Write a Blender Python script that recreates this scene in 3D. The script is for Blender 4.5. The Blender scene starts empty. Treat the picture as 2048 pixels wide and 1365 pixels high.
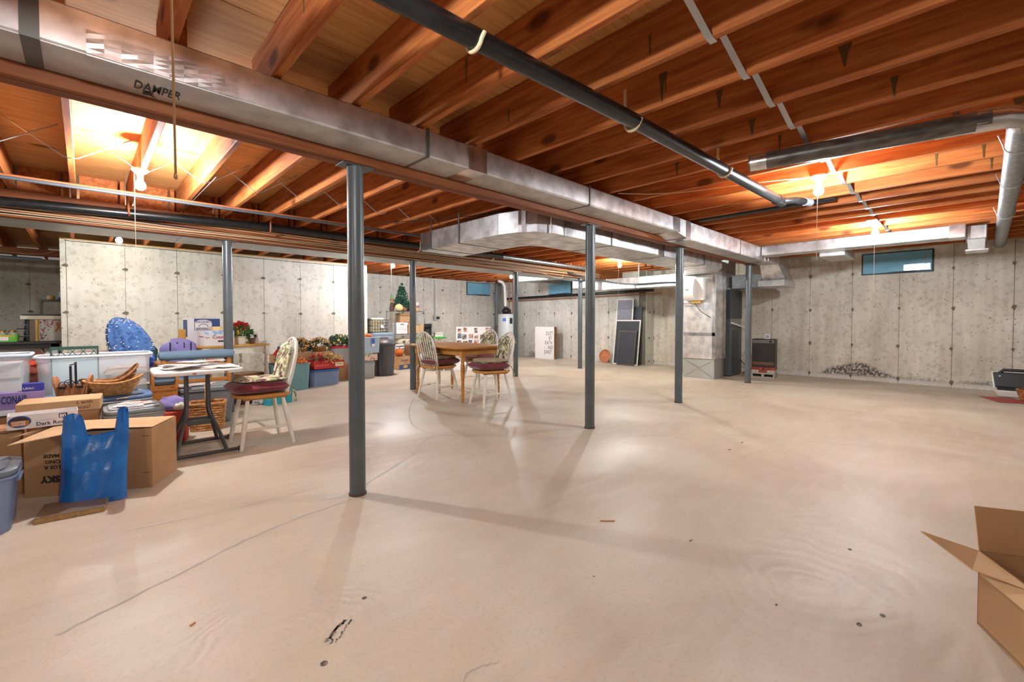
import bpy, bmesh, math, random
from mathutils import Vector, Matrix, noise as mnoise
R = math.radians; PI = math.pi
sc = bpy.context.scene; COL = sc.collection
rnd = random.Random(7)

# ---------------------------------------------------------------- camera, world, exposure
cd = bpy.data.cameras.new('camera'); cam = bpy.data.objects.new('camera', cd); COL.objects.link(cam)
cam.location = (0, 0, 1.10); cam.rotation_euler = (R(90 - 1.34), 0, R(-44.0))
cd.sensor_width = 36; cd.lens = 36 * 884 / 2048; cd.shift_y = -21.8 / 2048; cd.clip_start = .02
sc.camera = cam
w = bpy.data.worlds.new('world'); sc.world = w; w.use_nodes = True
w.node_tree.nodes['Background'].inputs[0].default_value = (.5, .45, .4, 1)
w.node_tree.nodes['Background'].inputs[1].default_value = .05
sc.view_settings.view_transform = 'Standard'; sc.view_settings.look = 'None'
sc.view_settings.gamma = 1; sc.view_settings.use_curve_mapping = False
sc.view_settings.exposure = 3.12
# bulbs: x, y, z, radiance, colour (linear)
WARM = (.96, 1, 1.04); NEUT = (.94, 1, 1.08); COOL = (.94, 1.02, .98)
LAMPS = [(.14, .87, 2.165, 160, WARM), (.33, 4.55, 2.165, 330, WARM), (4.35, .88, 2.165, 230, WARM),
         (6.95, .82, 2.165, 270, WARM), (4.36, 7.88, 2.165, 360, NEUT), (7.5, 4.75, 2.165, 330, COOL),
         (7.6, 7.9, 2.165, 230, NEUT), (.344, 7.9, 2.165, 140, COOL), (-3.2, .85, 2.165, 170, WARM), (-2.1, 8.4, 2.165, 110, COOL)]  # last two bulbs are unseen, added for fill and to light the alcove beam

# ---------------------------------------------------------------- materials
def lin(h):
    c = [int(h[i:i + 2], 16) / 255 for i in (0, 2, 4)]
    return tuple(v / 12.92 if v <= .04045 else ((v + .055) / 1.055) ** 2.4 for v in c) + (1,)
MATS = {}
class N:
    def __init__(s, m): s.t = m.node_tree; s.n = s.t.nodes; s.l = s.t.links
    def __call__(s, typ, ins=None, **kw):
        n = s.n.new('ShaderNode' + typ)
        for k, v in kw.items(): setattr(n, k, v)
        for k, v in (ins or {}).items():
            if hasattr(v, 'is_output'): s.l.new(v, n.inputs[k])
            else: n.inputs[k].default_value = v
        return n
    def math(s, op, a, b=0.0, c=None):
        d = {0: a, 1: b}
        if c is not None: d[2] = c
        return s('Math', d, operation=op).outputs[0]
    def mix(s, f, a, b, bt='MIX'):
        n = s('Mix', data_type='RGBA', blend_type=bt)
        for i, v in ((0, f), (6, a), (7, b)):
            if hasattr(v, 'is_output'): s.l.new(v, n.inputs[i])
            else: n.inputs[i].default_value = v
        return n.outputs[2]
    def ramp(s, f, a, b):
        return s('MapRange', {0: f, 1: a, 2: b}, clamp=True).outputs[0]
def base(name):
    m = bpy.data.materials.new(name); m.use_nodes = True; n = N(m); return m, n, n.n['Principled BSDF']
def mat(name, c, rough=.5, metal=0., c2=None, sc_=6., st=(1, 1, 1), det=4., bump=0., bsc=80., lo=.35, hi=.65, trans=0., alpha=1., sheen=0., coat=0., vor=False, orand=0.):
    if name in MATS: return MATS[name]
    m, n, p = base(name)
    col = lin(c) if isinstance(c, str) else c
    p.inputs['Base Color'].default_value = col; p.inputs['Roughness'].default_value = rough; p.inputs['Metallic'].default_value = metal
    p.inputs['Transmission Weight'].default_value = trans; p.inputs['Alpha'].default_value = alpha
    p.inputs['Sheen Weight'].default_value = sheen; p.inputs['Coat Weight'].default_value = coat
    tc = n('TexCoord').outputs['Object']; mp = n('Mapping', {0: tc, 3: st}).outputs[0]
    cc = None
    if c2:
        if vor: f = n('TexVoronoi', {0: mp, 'Scale': sc_}).outputs['Distance']
        else: f = n('TexNoise', {0: mp, 'Scale': sc_, 'Detail': det}).outputs[0]
        cc = n.mix(n.ramp(f, lo, hi), col, lin(c2))
    if orand:
        oi = n('ObjectInfo').outputs['Random']
        cc = n('HueSaturation', {'Color': cc if cc else col, 'Value': n('MapRange', {0: oi, 3: 1 - orand, 4: 1 + orand}).outputs[0]}).outputs[0]
    if cc: n.l.new(cc, p.inputs['Base Color'])
    if bump:
        f = n('TexNoise', {0: mp, 'Scale': bsc, 'Detail': 3.}).outputs[0]
        n.l.new(n('Bump', {'Strength': bump, 'Distance': .004, 'Height': f}).outputs[0], p.inputs['Normal'])
    MATS[name] = m; return m
def wood(name, c1, c2, ax=0, scale=3., rough=.55, knots=None, orand=.12, stretch=14.):
    if name in MATS: return MATS[name]
    m, n, p = base(name); st = [stretch] * 3; st[ax] = 1.
    tc = n('TexCoord').outputs['Object']; oi = n('ObjectInfo').outputs['Random']
    off = n('CombineXYZ', {0: n.math('MULTIPLY', oi, 37.), 1: n.math('MULTIPLY', oi, 53.), 2: n.math('MULTIPLY', oi, 19.)}).outputs[0]
    v = n('VectorMath', {0: tc, 1: off}, operation='ADD').outputs[0]
    mp = n('Mapping', {0: v, 3: tuple(st)}).outputs[0]
    f = n('TexNoise', {0: mp, 'Scale': scale, 'Detail': 6., 'Distortion': .6}).outputs[0]
    col = n.mix(n.ramp(f, .3, .7), lin(c1), lin(c2))
    f2 = n('TexNoise', {0: v, 'Scale': 1.1, 'Detail': 2.}).outputs[0]
    col = n.mix(n.math('MULTIPLY', n.ramp(f2, .45, .7), .35), col, lin(c1))
    if knots:
        s2 = [5.] * 3; s2[ax] = 2.6
        k = n('TexVoronoi', {0: n('Mapping', {0: v, 3: tuple(s2)}).outputs[0], 'Scale': .62, 'Randomness': 1.}).outputs['Distance']
        kk = n.ramp(k, .15, .08); col = n.mix(n.math('MULTIPLY', kk, .8), col, lin(knots))
    col = n('HueSaturation', {'Color': col, 'Value': n('MapRange', {0: oi, 3: 1 - orand, 4: 1 + orand}).outputs[0]}).outputs[0]
    n.l.new(col, p.inputs['Base Color']); p.inputs['Roughness'].default_value = rough; p.inputs['Specular IOR Level'].default_value = .25
    n.l.new(n('Bump', {'Strength': .15, 'Distance': .002, 'Height': f}).outputs[0], p.inputs['Normal'])
    MATS[name] = m; return m
def foil(name, c='e0e0e2', rough=.36, grid=90., metal=.95):
    if name in MATS: return MATS[name]
    m, n, p = base(name); p.inputs['Metallic'].default_value = metal
    tc = n('TexCoord').outputs['Object']
    g = None
    for i in (0, 1, 2):
        wv = n('TexWave', {0: tc, 'Scale': grid, 'Distortion': .4}, bands_direction='XYZ'[i]).outputs[1]
        g = wv if g is None else n.math('MAXIMUM', g, wv)
    cr = n('TexNoise', {0: tc, 'Scale': 7., 'Detail': 3.}).outputs[0]
    h = n.math('ADD', n.math('MULTIPLY', g, .10), n.math('MULTIPLY', cr, 1.6))
    n.l.new(n('Bump', {'Strength': .5, 'Distance': .0025, 'Height': h}).outputs[0], p.inputs['Normal'])
    col = n.mix(n.ramp(cr, .4, .65), lin(c), lin('b4b2b2')); n.l.new(col, p.inputs['Base Color'])
    p.inputs['Roughness'].default_value = rough
    MATS[name] = m; return m
def concrete(name, c1, c2, pit='6b655a', grime=0.):
    if name in MATS: return MATS[name]
    m, n, p = base(name); P = n('NewGeometry').outputs['Position']
    big = n('TexNoise', {0: P, 'Scale': 1.3, 'Detail': 5.}).outputs[0]
    st = n('TexNoise', {0: n('Mapping', {0: P, 3: (9., 9., .8)}).outputs[0], 'Scale': 1., 'Detail': 4.}).outputs[0]
    col = n.mix(n.ramp(n.math('ADD', n.math('MULTIPLY', big, .6), n.math('MULTIPLY', st, .4)), .38, .64), lin(c1), lin(c2))
    mott = n('TexNoise', {0: P, 'Scale': 14., 'Detail': 6.}).outputs[0]
    col = n.mix(n.math('MULTIPLY', n.ramp(mott, .52, .72), .45), col, lin('8d8677'))
    vr = n('TexVoronoi', {0: P, 'Scale': 15.}).outputs['Distance']
    gate = n('TexNoise', {0: P, 'Scale': 4.2, 'Detail': 2.}).outputs[0]
    pits = n.math('MULTIPLY', n.ramp(vr, .18, .10), n.ramp(gate, .42, .54))
    v2 = n('TexVoronoi', {0: n('Mapping', {0: P, 3: (1., 1., 1.6)}).outputs[0], 'Scale': 44.}).outputs['Distance']
    pits = n.math('MAXIMUM', pits, n.math('MULTIPLY', n.math('MULTIPLY', n.ramp(v2, .2, .12), n.ramp(st, .46, .58)), .8))
    col = n.mix(n.math('MULTIPLY', pits, .75), col, lin(pit))
    if grime:
        sx = n('SeparateXYZ', {0: P}); z = sx.outputs[2]; yy = n.math('DIVIDE', n.math('SUBTRACT', sx.outputs[1], 1.42), .38)
        mound = n.math('MULTIPLY', n.math('POWER', 2.718, n.math('MULTIPLY', n.math('MULTIPLY', yy, yy), -1.)), .17)
        gn = n('TexNoise', {0: P, 'Scale': 1.1, 'Detail': 7.}).outputs[0]
        hz = n.math('SUBTRACT', z, n.math('ADD', n.math('MULTIPLY', n.math('SUBTRACT', gn, .45), .5), mound))
        gm = n('TexNoise', {0: P, 'Scale': 25., 'Detail': 4.}).outputs[0]
        d = n.math('MULTIPLY', n.ramp(hz, .10, .03), n.ramp(gm, .36, .56))
        col = n.mix(n.math('MULTIPLY', d, grime), col, lin('3d362c'))
        ef = n.math('MULTIPLY', n.ramp(n.math('SUBTRACT', z, n.math('MULTIPLY', gm, .16)), .01, -.03), .8)
        col = n.mix(ef, col, lin('dcd6cc'))
    n.l.new(col, p.inputs['Base Color']); p.inputs['Roughness'].default_value = .85
    hb = n.math('SUBTRACT', mott, n.math('MULTIPLY', pits, 1.5))
    n.l.new(n('Bump', {'Strength': .35, 'Distance': .004, 'Height': hb}).outputs[0], p.inputs['Normal'])
    MATS[name] = m; return m
def floor_mat():
    m, n, p = base('floor_concrete'); P = n('NewGeometry').outputs['Position']
    a = n('TexNoise', {0: P, 'Scale': .9, 'Detail': 6., 'Distortion': .7}).outputs[0]
    b = n('TexNoise', {0: n('Mapping', {0: P, 2: (0, 0, .5), 3: (2., 9., 1.)}).outputs[0], 'Scale': 1.4, 'Detail': 6.}).outputs[0]
    col = n.mix(n.ramp(a, .36, .66), lin('cbc1ae'), lin('b7a996'))
    col = n.mix(n.math('MULTIPLY', n.ramp(b, .45, .7), .3), col, lin('d2c9bd'))
    f = n('TexNoise', {0: P, 'Scale': 60., 'Detail': 5.}).outputs[0]
    col = n.mix(n.math('MULTIPLY', n.ramp(f, .5, .75), .25), col, lin('a08d78'))
    wob = n('TexNoise', {0: P, 'Scale': 3.5, 'Detail': 3.}).outputs[0]
    h = n.math('MULTIPLY', f, .35)
    lines = None
    for (cx, cy, k, r0, r1) in ((.30, 1.05, 120., .05, .55), (2.15, .45, 75., .05, .70), (3.35, .95, 62., .1, .95), (.42, 1.55, 140., .05, .5), (1.5, 3.3, 60., .2, .8)):
        d = n('VectorMath', {0: P, 1: (cx, cy, 0)}, operation='DISTANCE').outputs['Value']
        d2 = n.math('ADD', d, n.math('MULTIPLY', wob, .26))
        s = n.math('SINE', n.math('MULTIPLY', d2, k))
        msk = n.math('MULTIPLY', n.ramp(d, r1, r1 * .45), n.ramp(n('TexNoise', {0: P, 'Scale': 1.6, 'W': cx, 'Detail': 1.}, noise_dimensions='4D').outputs[0], .42, .6))
        t = n.math('MULTIPLY', s, msk); lines = t if lines is None else n.math('ADD', lines, t)
    h = n.math('ADD', h, n.math('MULTIPLY', lines, .55))
    col = n.mix(n.math('MULTIPLY', n.ramp(lines, .2, 1.), .16), col, lin('b39c84'))
    n.l.new(col, p.inputs['Base Color'])
    n.l.new(n('MapRange', {0: a, 1: .3, 2: .7, 3: .38, 4: .6}).outputs[0], p.inputs['Roughness'])
    p.inputs['Specular IOR Level'].default_value = .35
    n.l.new(n('Bump', {'Strength': .3, 'Distance': .006, 'Height': h}).outputs[0], p.inputs['Normal'])
    return m
def floral(name, bg, cols, scale=9.):
    if name in MATS: return MATS[name]
    m, n, p = base(name); tc = n('TexCoord').outputs['Object']; col = lin(bg)
    for i, (c, lo, hi) in enumerate(cols):
        f = n('TexNoise', {0: n('Mapping', {0: tc, 1: (i * 3.7, i * 1.9, i)}).outputs[0], 'Scale': scale, 'Detail': 2.5, 'Distortion': .8}).outputs[0]
        col = n.mix(n.ramp(f, lo, hi), col, lin(c))
    n.l.new(col, p.inputs['Base Color']); p.inputs['Roughness'].default_value = .85; MATS[name] = m; return m
def glow(name, c, s):
    m = bpy.data.materials.new(name); m.use_nodes = True; n = N(m); n.n.remove(n.n['Principled BSDF'])
    e = n('Emission', {0: c + (1,), 1: s}); n.l.new(e.outputs[0], n.n['Material Output'].inputs[0]); return m

# ---------------------------------------------------------------- mesh builder
class B:
    def __init__(s): s.v = []; s.f = []
    def add(s, vs, fs):
        n = len(s.v); s.v += [Vector(v) for v in vs]; s.f += [tuple(i + n for i in f) for f in fs]; return s
    def box(s, x0, y0, z0, x1, y1, z1, M=None):
        vs = [(x, y, z) for z in (z0, z1) for y in (y0, y1) for x in (x0, x1)]
        if M is not None: vs = [M @ Vector(v) for v in vs]
        return s.add(vs, [(0, 2, 3, 1), (4, 5, 7, 6), (0, 1, 5, 4), (2, 6, 7, 3), (0, 4, 6, 2), (1, 3, 7, 5)])
    def cbox(s, c, d, rz=0., rx=0., ry=0.):
        M = Matrix.Translation(c) @ Matrix.Rotation(rz, 4, 'Z') @ Matrix.Rotation(ry, 4, 'Y') @ Matrix.Rotation(rx, 4, 'X')
        return s.box(-d[0] / 2, -d[1] / 2, -d[2] / 2, d[0] / 2, d[1] / 2, d[2] / 2, M)
    def frustum(s, x0, y0, x1, y1, z0, X0, Y0, X1, Y1, z1):
        vs = [(x0, y0, z0), (x1, y0, z0), (x1, y1, z0), (x0, y1, z0), (X0, Y0, z1), (X1, Y0, z1), (X1, Y1, z1), (X0, Y1, z1)]
        return s.add(vs, [(0, 3, 2, 1), (4, 5, 6, 7), (0, 1, 5, 4), (1, 2, 6, 5), (2, 3, 7, 6), (3, 0, 4, 7)])
    def hull8(s, vs): return s.add(vs, [(0, 3, 2, 1), (4, 5, 6, 7), (0, 1, 5, 4), (1, 2, 6, 5), (2, 3, 7, 6), (3, 0, 4, 7)])
    def tube(s, pts, r, seg=10, closed=False, cap=True, flat=None):
        pts = [Vector(p) for p in pts]; n = len(pts); rs = r if isinstance(r, (list, tuple)) else [r] * n
        vs = []; up = None
        for i, p in enumerate(pts):
            if closed: t = pts[(i + 1) % n] - pts[i - 1]
            else: t = pts[min(i + 1, n - 1)] - pts[max(i - 1, 0)]
            t = t.normalized() if t.length > 1e-9 else Vector((0, 0, 1))
            if up is None:
                up = Vector((0, 0, 1)) if abs(t.z) < .9 else Vector((1, 0, 0))
            a = (up - t * up.dot(t))
            if a.length < 1e-6: a = Vector((0, 1, 0)) - t * t.y
            a.normalize(); b = t.cross(a); up = a
            for k in range(seg):
                an = 2 * PI * k / seg + PI / seg
                vs.append(p + (a * math.cos(an) * (flat or 1) + b * math.sin(an)) * rs[i])
        fs = []
        for i in range(n if closed else n - 1):
            for k in range(seg):
                j = (i + 1) % n; k2 = (k + 1) % seg
                fs.append((i * seg + k, i * seg + k2, j * seg + k2, j * seg + k))
        if cap and not closed: fs += [tuple(reversed(range(seg))), tuple(range((n - 1) * seg, n * seg))]
        return s.add(vs, fs)
    def cyl(s, a, b, r, seg=16, r2=None): return s.tube([a, b], [r, r if r2 is None else r2], seg)
    def lathe(s, prof, c=(0, 0, 0), seg=20, M=None):
        vs = []; n = len(prof)
        for (r, z) in prof:
            for k in range(seg):
                a = 2 * PI * k / seg; v = Vector((max(r, 1e-4) * math.cos(a), max(r, 1e-4) * math.sin(a), z))
                vs.append((M @ v if M is not None else v) + Vector(c))
        fs = [(i * seg + k, i * seg + (k + 1) % seg, (i + 1) * seg + (k + 1) % seg, (i + 1) * seg + k) for i in range(n - 1) for k in range(seg)]
        fs += [tuple(reversed(range(seg))), tuple(range((n - 1) * seg, n * seg))]
        return s.add(vs, fs)
    def prism(s, poly, z0, z1, M=None):
        n = len(poly); vs = [Vector((x, y, z0)) for x, y in poly] + [Vector((x, y, z1)) for x, y in poly]
        if M is not None: vs = [M @ v for v in vs]
        return s.add(vs, [tuple(reversed(range(n))), tuple(range(n, 2 * n))] + [(i, (i + 1) % n, n + (i + 1) % n, n + i) for i in range(n)])
    def sheet(s, poly, t=.004):                       # any planar polygon in 3D, given thickness
        P = [Vector(p) for p in poly]; nn = (P[1] - P[0]).cross(P[2] - P[0]).normalized() * t; n = len(P)
        return s.add(P + [p - nn for p in P], [tuple(range(n)), tuple(reversed(range(n, 2 * n)))] + [(i, n + i, n + (i + 1) % n, (i + 1) % n) for i in range(n)])
    def blob(s, c, r, nz=.15, fr=3., seed=0, nu=20, nv=12, pw=1., zmin=None):
        vs = []
        for j in range(nv + 1):
            th = PI * j / nv
            for i in range(nu):
                ph = 2 * PI * i / nu; d = Vector((math.sin(th) * math.cos(ph), math.sin(th) * math.sin(ph), math.cos(th)))
                q = Vector([math.copysign(abs(x) ** pw, x) for x in d])
                k = 1 + nz * mnoise.noise(d * fr + Vector((seed * 7.1, seed * 3.3, seed)))
                v = Vector((c[0] + q.x * r[0] * k, c[1] + q.y * r[1] * k, c[2] + q.z * r[2] * k))
                if zmin is not None and v.z < zmin: v.z = zmin
                vs.append(v)
        fs = [(j * nu + i, (j + 1) * nu + i, (j + 1) * nu + (i + 1) % nu, j * nu + (i + 1) % nu) for j in range(nv) for i in range(nu)]
        return s.add(vs, fs)
    def pillow(s, w, d, h, c=(0, 0, 0), n=14, pw=4., tufts=(), M=None, sq=None):
        def hh(x, y): 
            e = max(0, 1 - abs(x) ** pw) * max(0, 1 - abs(y) ** pw); z = h / 2 * e ** .5
            for (tx, ty) in tufts: z *= 1 - .55 * math.exp(-((x - tx) ** 2 + (y - ty) ** 2) / .03)
            return z
        g = [(-1 + 2 * i / n) for i in range(n + 1)]; vs = []
        for sg in (1, -1):
            for y in g:
                for x in g:
                    X, Y = x, y
                    if sq: X, Y = x * math.sqrt(1 - sq * y * y / 2), y * math.sqrt(1 - sq * x * x / 2)
                    v = Vector((X * w / 2, Y * d / 2, sg * hh(x, y)))
                    vs.append((M @ v if M is not None else v) + Vector(c))
        m = n + 1; fs = []
        for j in range(n):
            for i in range(n):
                a = j * m + i; fs.append((a, a + 1, a + m + 1, a + m)); b = m * m + a; fs.append((b, b + m, b + m + 1, b + 1))
        return s.add(vs, fs)
    def xf(s, M): s.v = [M @ v for v in s.v]; return s

def root_M(o):
    while o.parent: o = o.parent
    return Matrix.Translation(o.location) @ o.rotation_euler.to_matrix().to_4x4()
def mesh(name, b, m, smooth=None, bevel=0, seg=1, weld=False):
    me = bpy.data.meshes.new(name); me.from_pydata([tuple(v) for v in b.v], [], b.f); me.update()
    bm = bmesh.new(); bm.from_mesh(me)
    if weld: bmesh.ops.remove_doubles(bm, verts=bm.verts, dist=1e-5)
    bmesh.ops.recalc_face_normals(bm, faces=bm.faces)
    if bevel:
        es = [e for e in bm.edges if len(e.link_faces) == 2 and e.calc_face_angle(0) > .6]
        bmesh.ops.bevel(bm, geom=es, offset=bevel, segments=seg, profile=.5, affect='EDGES', clamp_overlap=True)
    bm.to_mesh(me); bm.free()
    if smooth:
        me.polygons.foreach_set('use_smooth', [True] * len(me.polygons)); me.set_sharp_from_angle(angle=R(smooth if smooth > 1 else 40))
    me.materials.append(m); return me
def part(name, b, m, parent, world=False, **kw):
    if world:
        I = root_M(parent).inverted(); b.v = [I @ v for v in b.v]
    lb = kw.pop('label', None); kd = kw.pop('kind', None)
    o = bpy.data.objects.new(name, mesh(name, b, m, **kw)); COL.objects.link(o); o.parent = parent
    if lb: o['label'] = lb
    if kd: o['kind'] = kd
    return o
def tag(o, label, cat, group=None, kind=None):
    if label: o['label'] = label
    if cat: o['category'] = cat
    if group: o['group'] = group
    if kind: o['kind'] = kind
    return o
def thing(name, label, cat, loc, rz=0., group=None):
    o = bpy.data.objects.new(name, None); COL.objects.link(o); o.location = loc; o.rotation_euler = (0, 0, rz); o.empty_display_size = .1
    return tag(o, label, cat, group)
def solo(name, b, m, label, cat, loc, rz=0., group=None, **kw):     # a thing that is one mesh, vertices local to loc
    o = bpy.data.objects.new(name, mesh(name, b, m, **kw)); COL.objects.link(o); o.location = loc; o.rotation_euler = (0, 0, rz)
    return tag(o, label, cat, group)
def struct(name, b, m, label=None, **kw):
    o = bpy.data.objects.new(name, mesh(name, b, m, **kw)); COL.objects.link(o); o['kind'] = 'structure'
    if label: o['label'] = label
    return o
def share(o, parent, loc=(0, 0, 0), rot=(0, 0, 0)):
    c = o.copy(); COL.objects.link(c); c.parent = parent; c.location = loc; c.rotation_euler = rot; return c
def dup(root, loc, rz, label, group=None):
    r = root.copy(); COL.objects.link(r); r.location = loc; r.rotation_euler = (0, 0, rz); r['label'] = label
    if group: r['group'] = group
    for ch in list(root.children):
        c = ch.copy(); COL.objects.link(c); c.parent = r
        for g in ch.children:
            d = g.copy(); COL.objects.link(d); d.parent = c
    return r
def text(s, size, m, parent, org, xd=(1, 0, 0), up=(0, 0, 1), align='LEFT', name='lettering', t=.0006, sx=1., bold=0., sp=1.):
    cu = bpy.data.curves.new('t', 'FONT'); cu.body = s; cu.size = size; cu.align_x = align; cu.extrude = t; cu.resolution_u = 2; cu.offset = bold; cu.space_character = sp
    ob = bpy.data.objects.new('t', cu); me = bpy.data.meshes.new_from_object(ob)
    x = Vector(xd).normalized(); y = Vector(up); y = (y - x * y.dot(x)).normalized(); z = x.cross(y)
    M = Matrix((x * sx, y, z)).transposed().to_4x4(); M.translation = Vector(org); me.transform(M)
    me.materials.clear(); me.materials.append(m); me.name = name
    o = bpy.data.objects.new(name, me); COL.objects.link(o); o.parent = parent
    bpy.data.objects.remove(ob); bpy.data.curves.remove(cu); return o
def arc(c, r, a0, a1, n, ax='xz'):
    out = []
    for i in range(n + 1):
        a = a0 + (a1 - a0) * i / n; u, v = r * math.cos(a), r * math.sin(a)
        out.append((c[0] + u, c[1], c[2] + v) if ax == 'xz' else (c[0], c[1] + u, c[2] + v) if ax == 'yz' else (c[0] + u, c[1] + v, c[2]))
    return out
def spline(pts, n=6):
    P = [Vector(p) for p in pts]; out = []
    for i in range(len(P) - 1):
        a = P[max(i - 1, 0)]; b = P[i]; c = P[i + 1]; d = P[min(i + 2, len(P) - 1)]
        for k in range(n):
            t = k / n; out.append(.5 * ((2 * b) + (c - a) * t + (2 * a - 5 * b + 4 * c - d) * t * t + (3 * b - a - 3 * c + d) * t ** 3))
    return out + [P[-1]]
# ---------------------------------------------------------------- shared materials
CONC = concrete('wall_concrete', 'd6d3c8', 'c0bcb0'); CONCG = concrete('wall_concrete_damp', 'ddd6c8', 'c0b7a7', grime=.9)
TIE = mat('tie_grout', '665f52', .95, c2='7d7566', sc_=40.)
SEAM = mat('seam_dark', '77736a', .95)
JOIST = wood('joist_wood', 'c67a42', '954a20', 1, 2.2, .7, '4e2412')
PLY = wood('plywood', 'dca566', 'c18246', 0, 2.4, .75, '5f3718', .10)
BEAM = wood('girder_wood', '8f522c', '6c361a', 0, 2., .55, '45220f')
SILL = wood('sill_wood', 'b98a4e', '8d6332', 0, 2.)
GLUE = mat('glue', '5e4a26', .5)
STEEL = mat('strap_steel', 'b0b2b4', .38, .9); GALV = mat('galvanised', 'b4b8bb', .35, .9, c2='93989c', sc_=24., vor=True, lo=.1, hi=.5)
FOIL = foil('foil_facing', metal=.82); FOILP = foil('foil_plenum', 'dcd8d2', .38, 30., .5); FOILB = foil('foil_bottom', 'c6c6c2', .45, 70., .55); TAPE = foil('foil_tape', 'e0e0e2', .22, 5.)
DUCTG = mat('duct_sheet_metal', 'bfc2c1', .42, .75, c2='aaadad', sc_=7.)
BLACKP = mat('black_pipe', '121315', .3, c2='1e1f20', sc_=20.)
GREYP = mat('grey_pipe', '6d7379', .4); COPPER = mat('copper', 'a4603c', .55, .1)
POST = mat('post_paint', '5d6365', .36, .1, c2='52585a', sc_=5.)
BAND = mat('band_metal', '60625f', .45, .5)
BEIGE = mat('beige_plastic', 'd8c59d', .5); WHITE = mat('white_plastic', 'e6e4df', .45); BLACK = mat('black_plastic', '1b1b1c', .45)
CABW = mat('cable_cream', 'cdb08a', .6); CABB = mat('cable_black', '17181a', .5)
PORC = mat('porcelain', 'e9e6df', .3); STRING = mat('string', 'b29064', .9); STRINGW = mat('string_white', 'e2ddd2', .9)
WIREM = mat('wire_steel', 'c8c9ca', .35, .9)

# ---------------------------------------------------------------- floor
fl = struct('floor', B().box(-4.2, -3.7, -.15, 10.4, 12.9, 0), floor_mat(), 'beige troweled concrete floor')
CRACK = mat('crack_line', 'b3aca3', .9); SCUFF = mat('scuff_dark', '57504a', .9, c2='8a8178', sc_=60., lo=.45, hi=.55); PALE = mat('pale_plaster', 'cfc9c0', .9)
def ribbon(pts, wd, seed):
    r = random.Random(seed); P = spline([(x + r.uniform(-.02, .02), y + r.uniform(-.02, .02), 0) for x, y in pts], 10); vs = []; fs = []
    for i, p in enumerate(P):
        t = (P[min(i + 1, len(P) - 1)] - P[max(i - 1, 0)]).normalized(); nn = Vector((-t.y, t.x, 0)); wv = wd * r.uniform(.35, 1.)
        j = Vector((r.uniform(-.006, .006), r.uniform(-.006, .006), 0)); vs += [p + j + nn * wv + Vector((0, 0, .0007)), p + j - nn * wv + Vector((0, 0, .0007))]
        if i: fs.append((2 * i - 2, 2 * i - 1, 2 * i + 1, 2 * i))
    return B().add(vs, fs)
for i, (pts, wd) in enumerate([([(1.2, 2.6), (.7, 2.55), (.25, 2.35), (-.1, 2.2)], .008), ([(1.3, 2.75), (1.9, 3.15), (2.36, 3.5), (2.8, 3.06), (3.35, 2.49), (4.25, 1.79), (4.57, 1.19), (4.89, .58), (5.2, -.31)], .006),
                               ([(2.36, 3.5), (2.45, 4.0), (2.8, 4.7), (3.3, 5.4)], .006), ([(1.1, 2.95), (.6, 2.95), (.1, 3.05)], .004), ([(.95, 1.05), (.84, 1.08), (.75, 1.0)], .003)]):
    part('crack', ribbon(pts, wd, i), CRACK, fl)
for (x, y, a, b, rz) in [(.532, 1.416, .012, .012, 0), (.776, 1.643, .010, .009, 0), (3.906, 1.394, .02, .012, 1), (4.21, 1.397, .022, .008, 0), (1.08, .72, .006, .004, 0), (1.55, 1.1, .004, .004, 0), (2.152, .946, .018, .004, .4), (2.615, .38, .012, .008, .9), (1.9, .5, .008, .004, .2), (1.991, .259, .012, .008, 0), (2.114, .207, .012, .009, 0)]:
    part('floor_spot', B().prism([(x + a * math.cos(t * .7 + rz), y + b * math.sin(t * .7 + rz)) for t in range(9)], .0003, .0012), SCUFF, fl)
for k in range(3):
    part('scuff_mark', ribbon([(.575 + k * .010, 1.49 + k * .006), (.62 + k * .012, 1.535 - k * .004), (.655 + k * .010, 1.565 - k * .008)], .007 - .0015 * k, 40 + k), SCUFF, fl)
part('plaster_patch', B().prism([(1.10 + .09 * math.cos(t * .63) * rnd.uniform(.6, 1), 2.74 + .06 * math.sin(t * .63) * rnd.uniform(.6, 1)) for t in range(10)], .0002, .001), PALE, fl)

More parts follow.
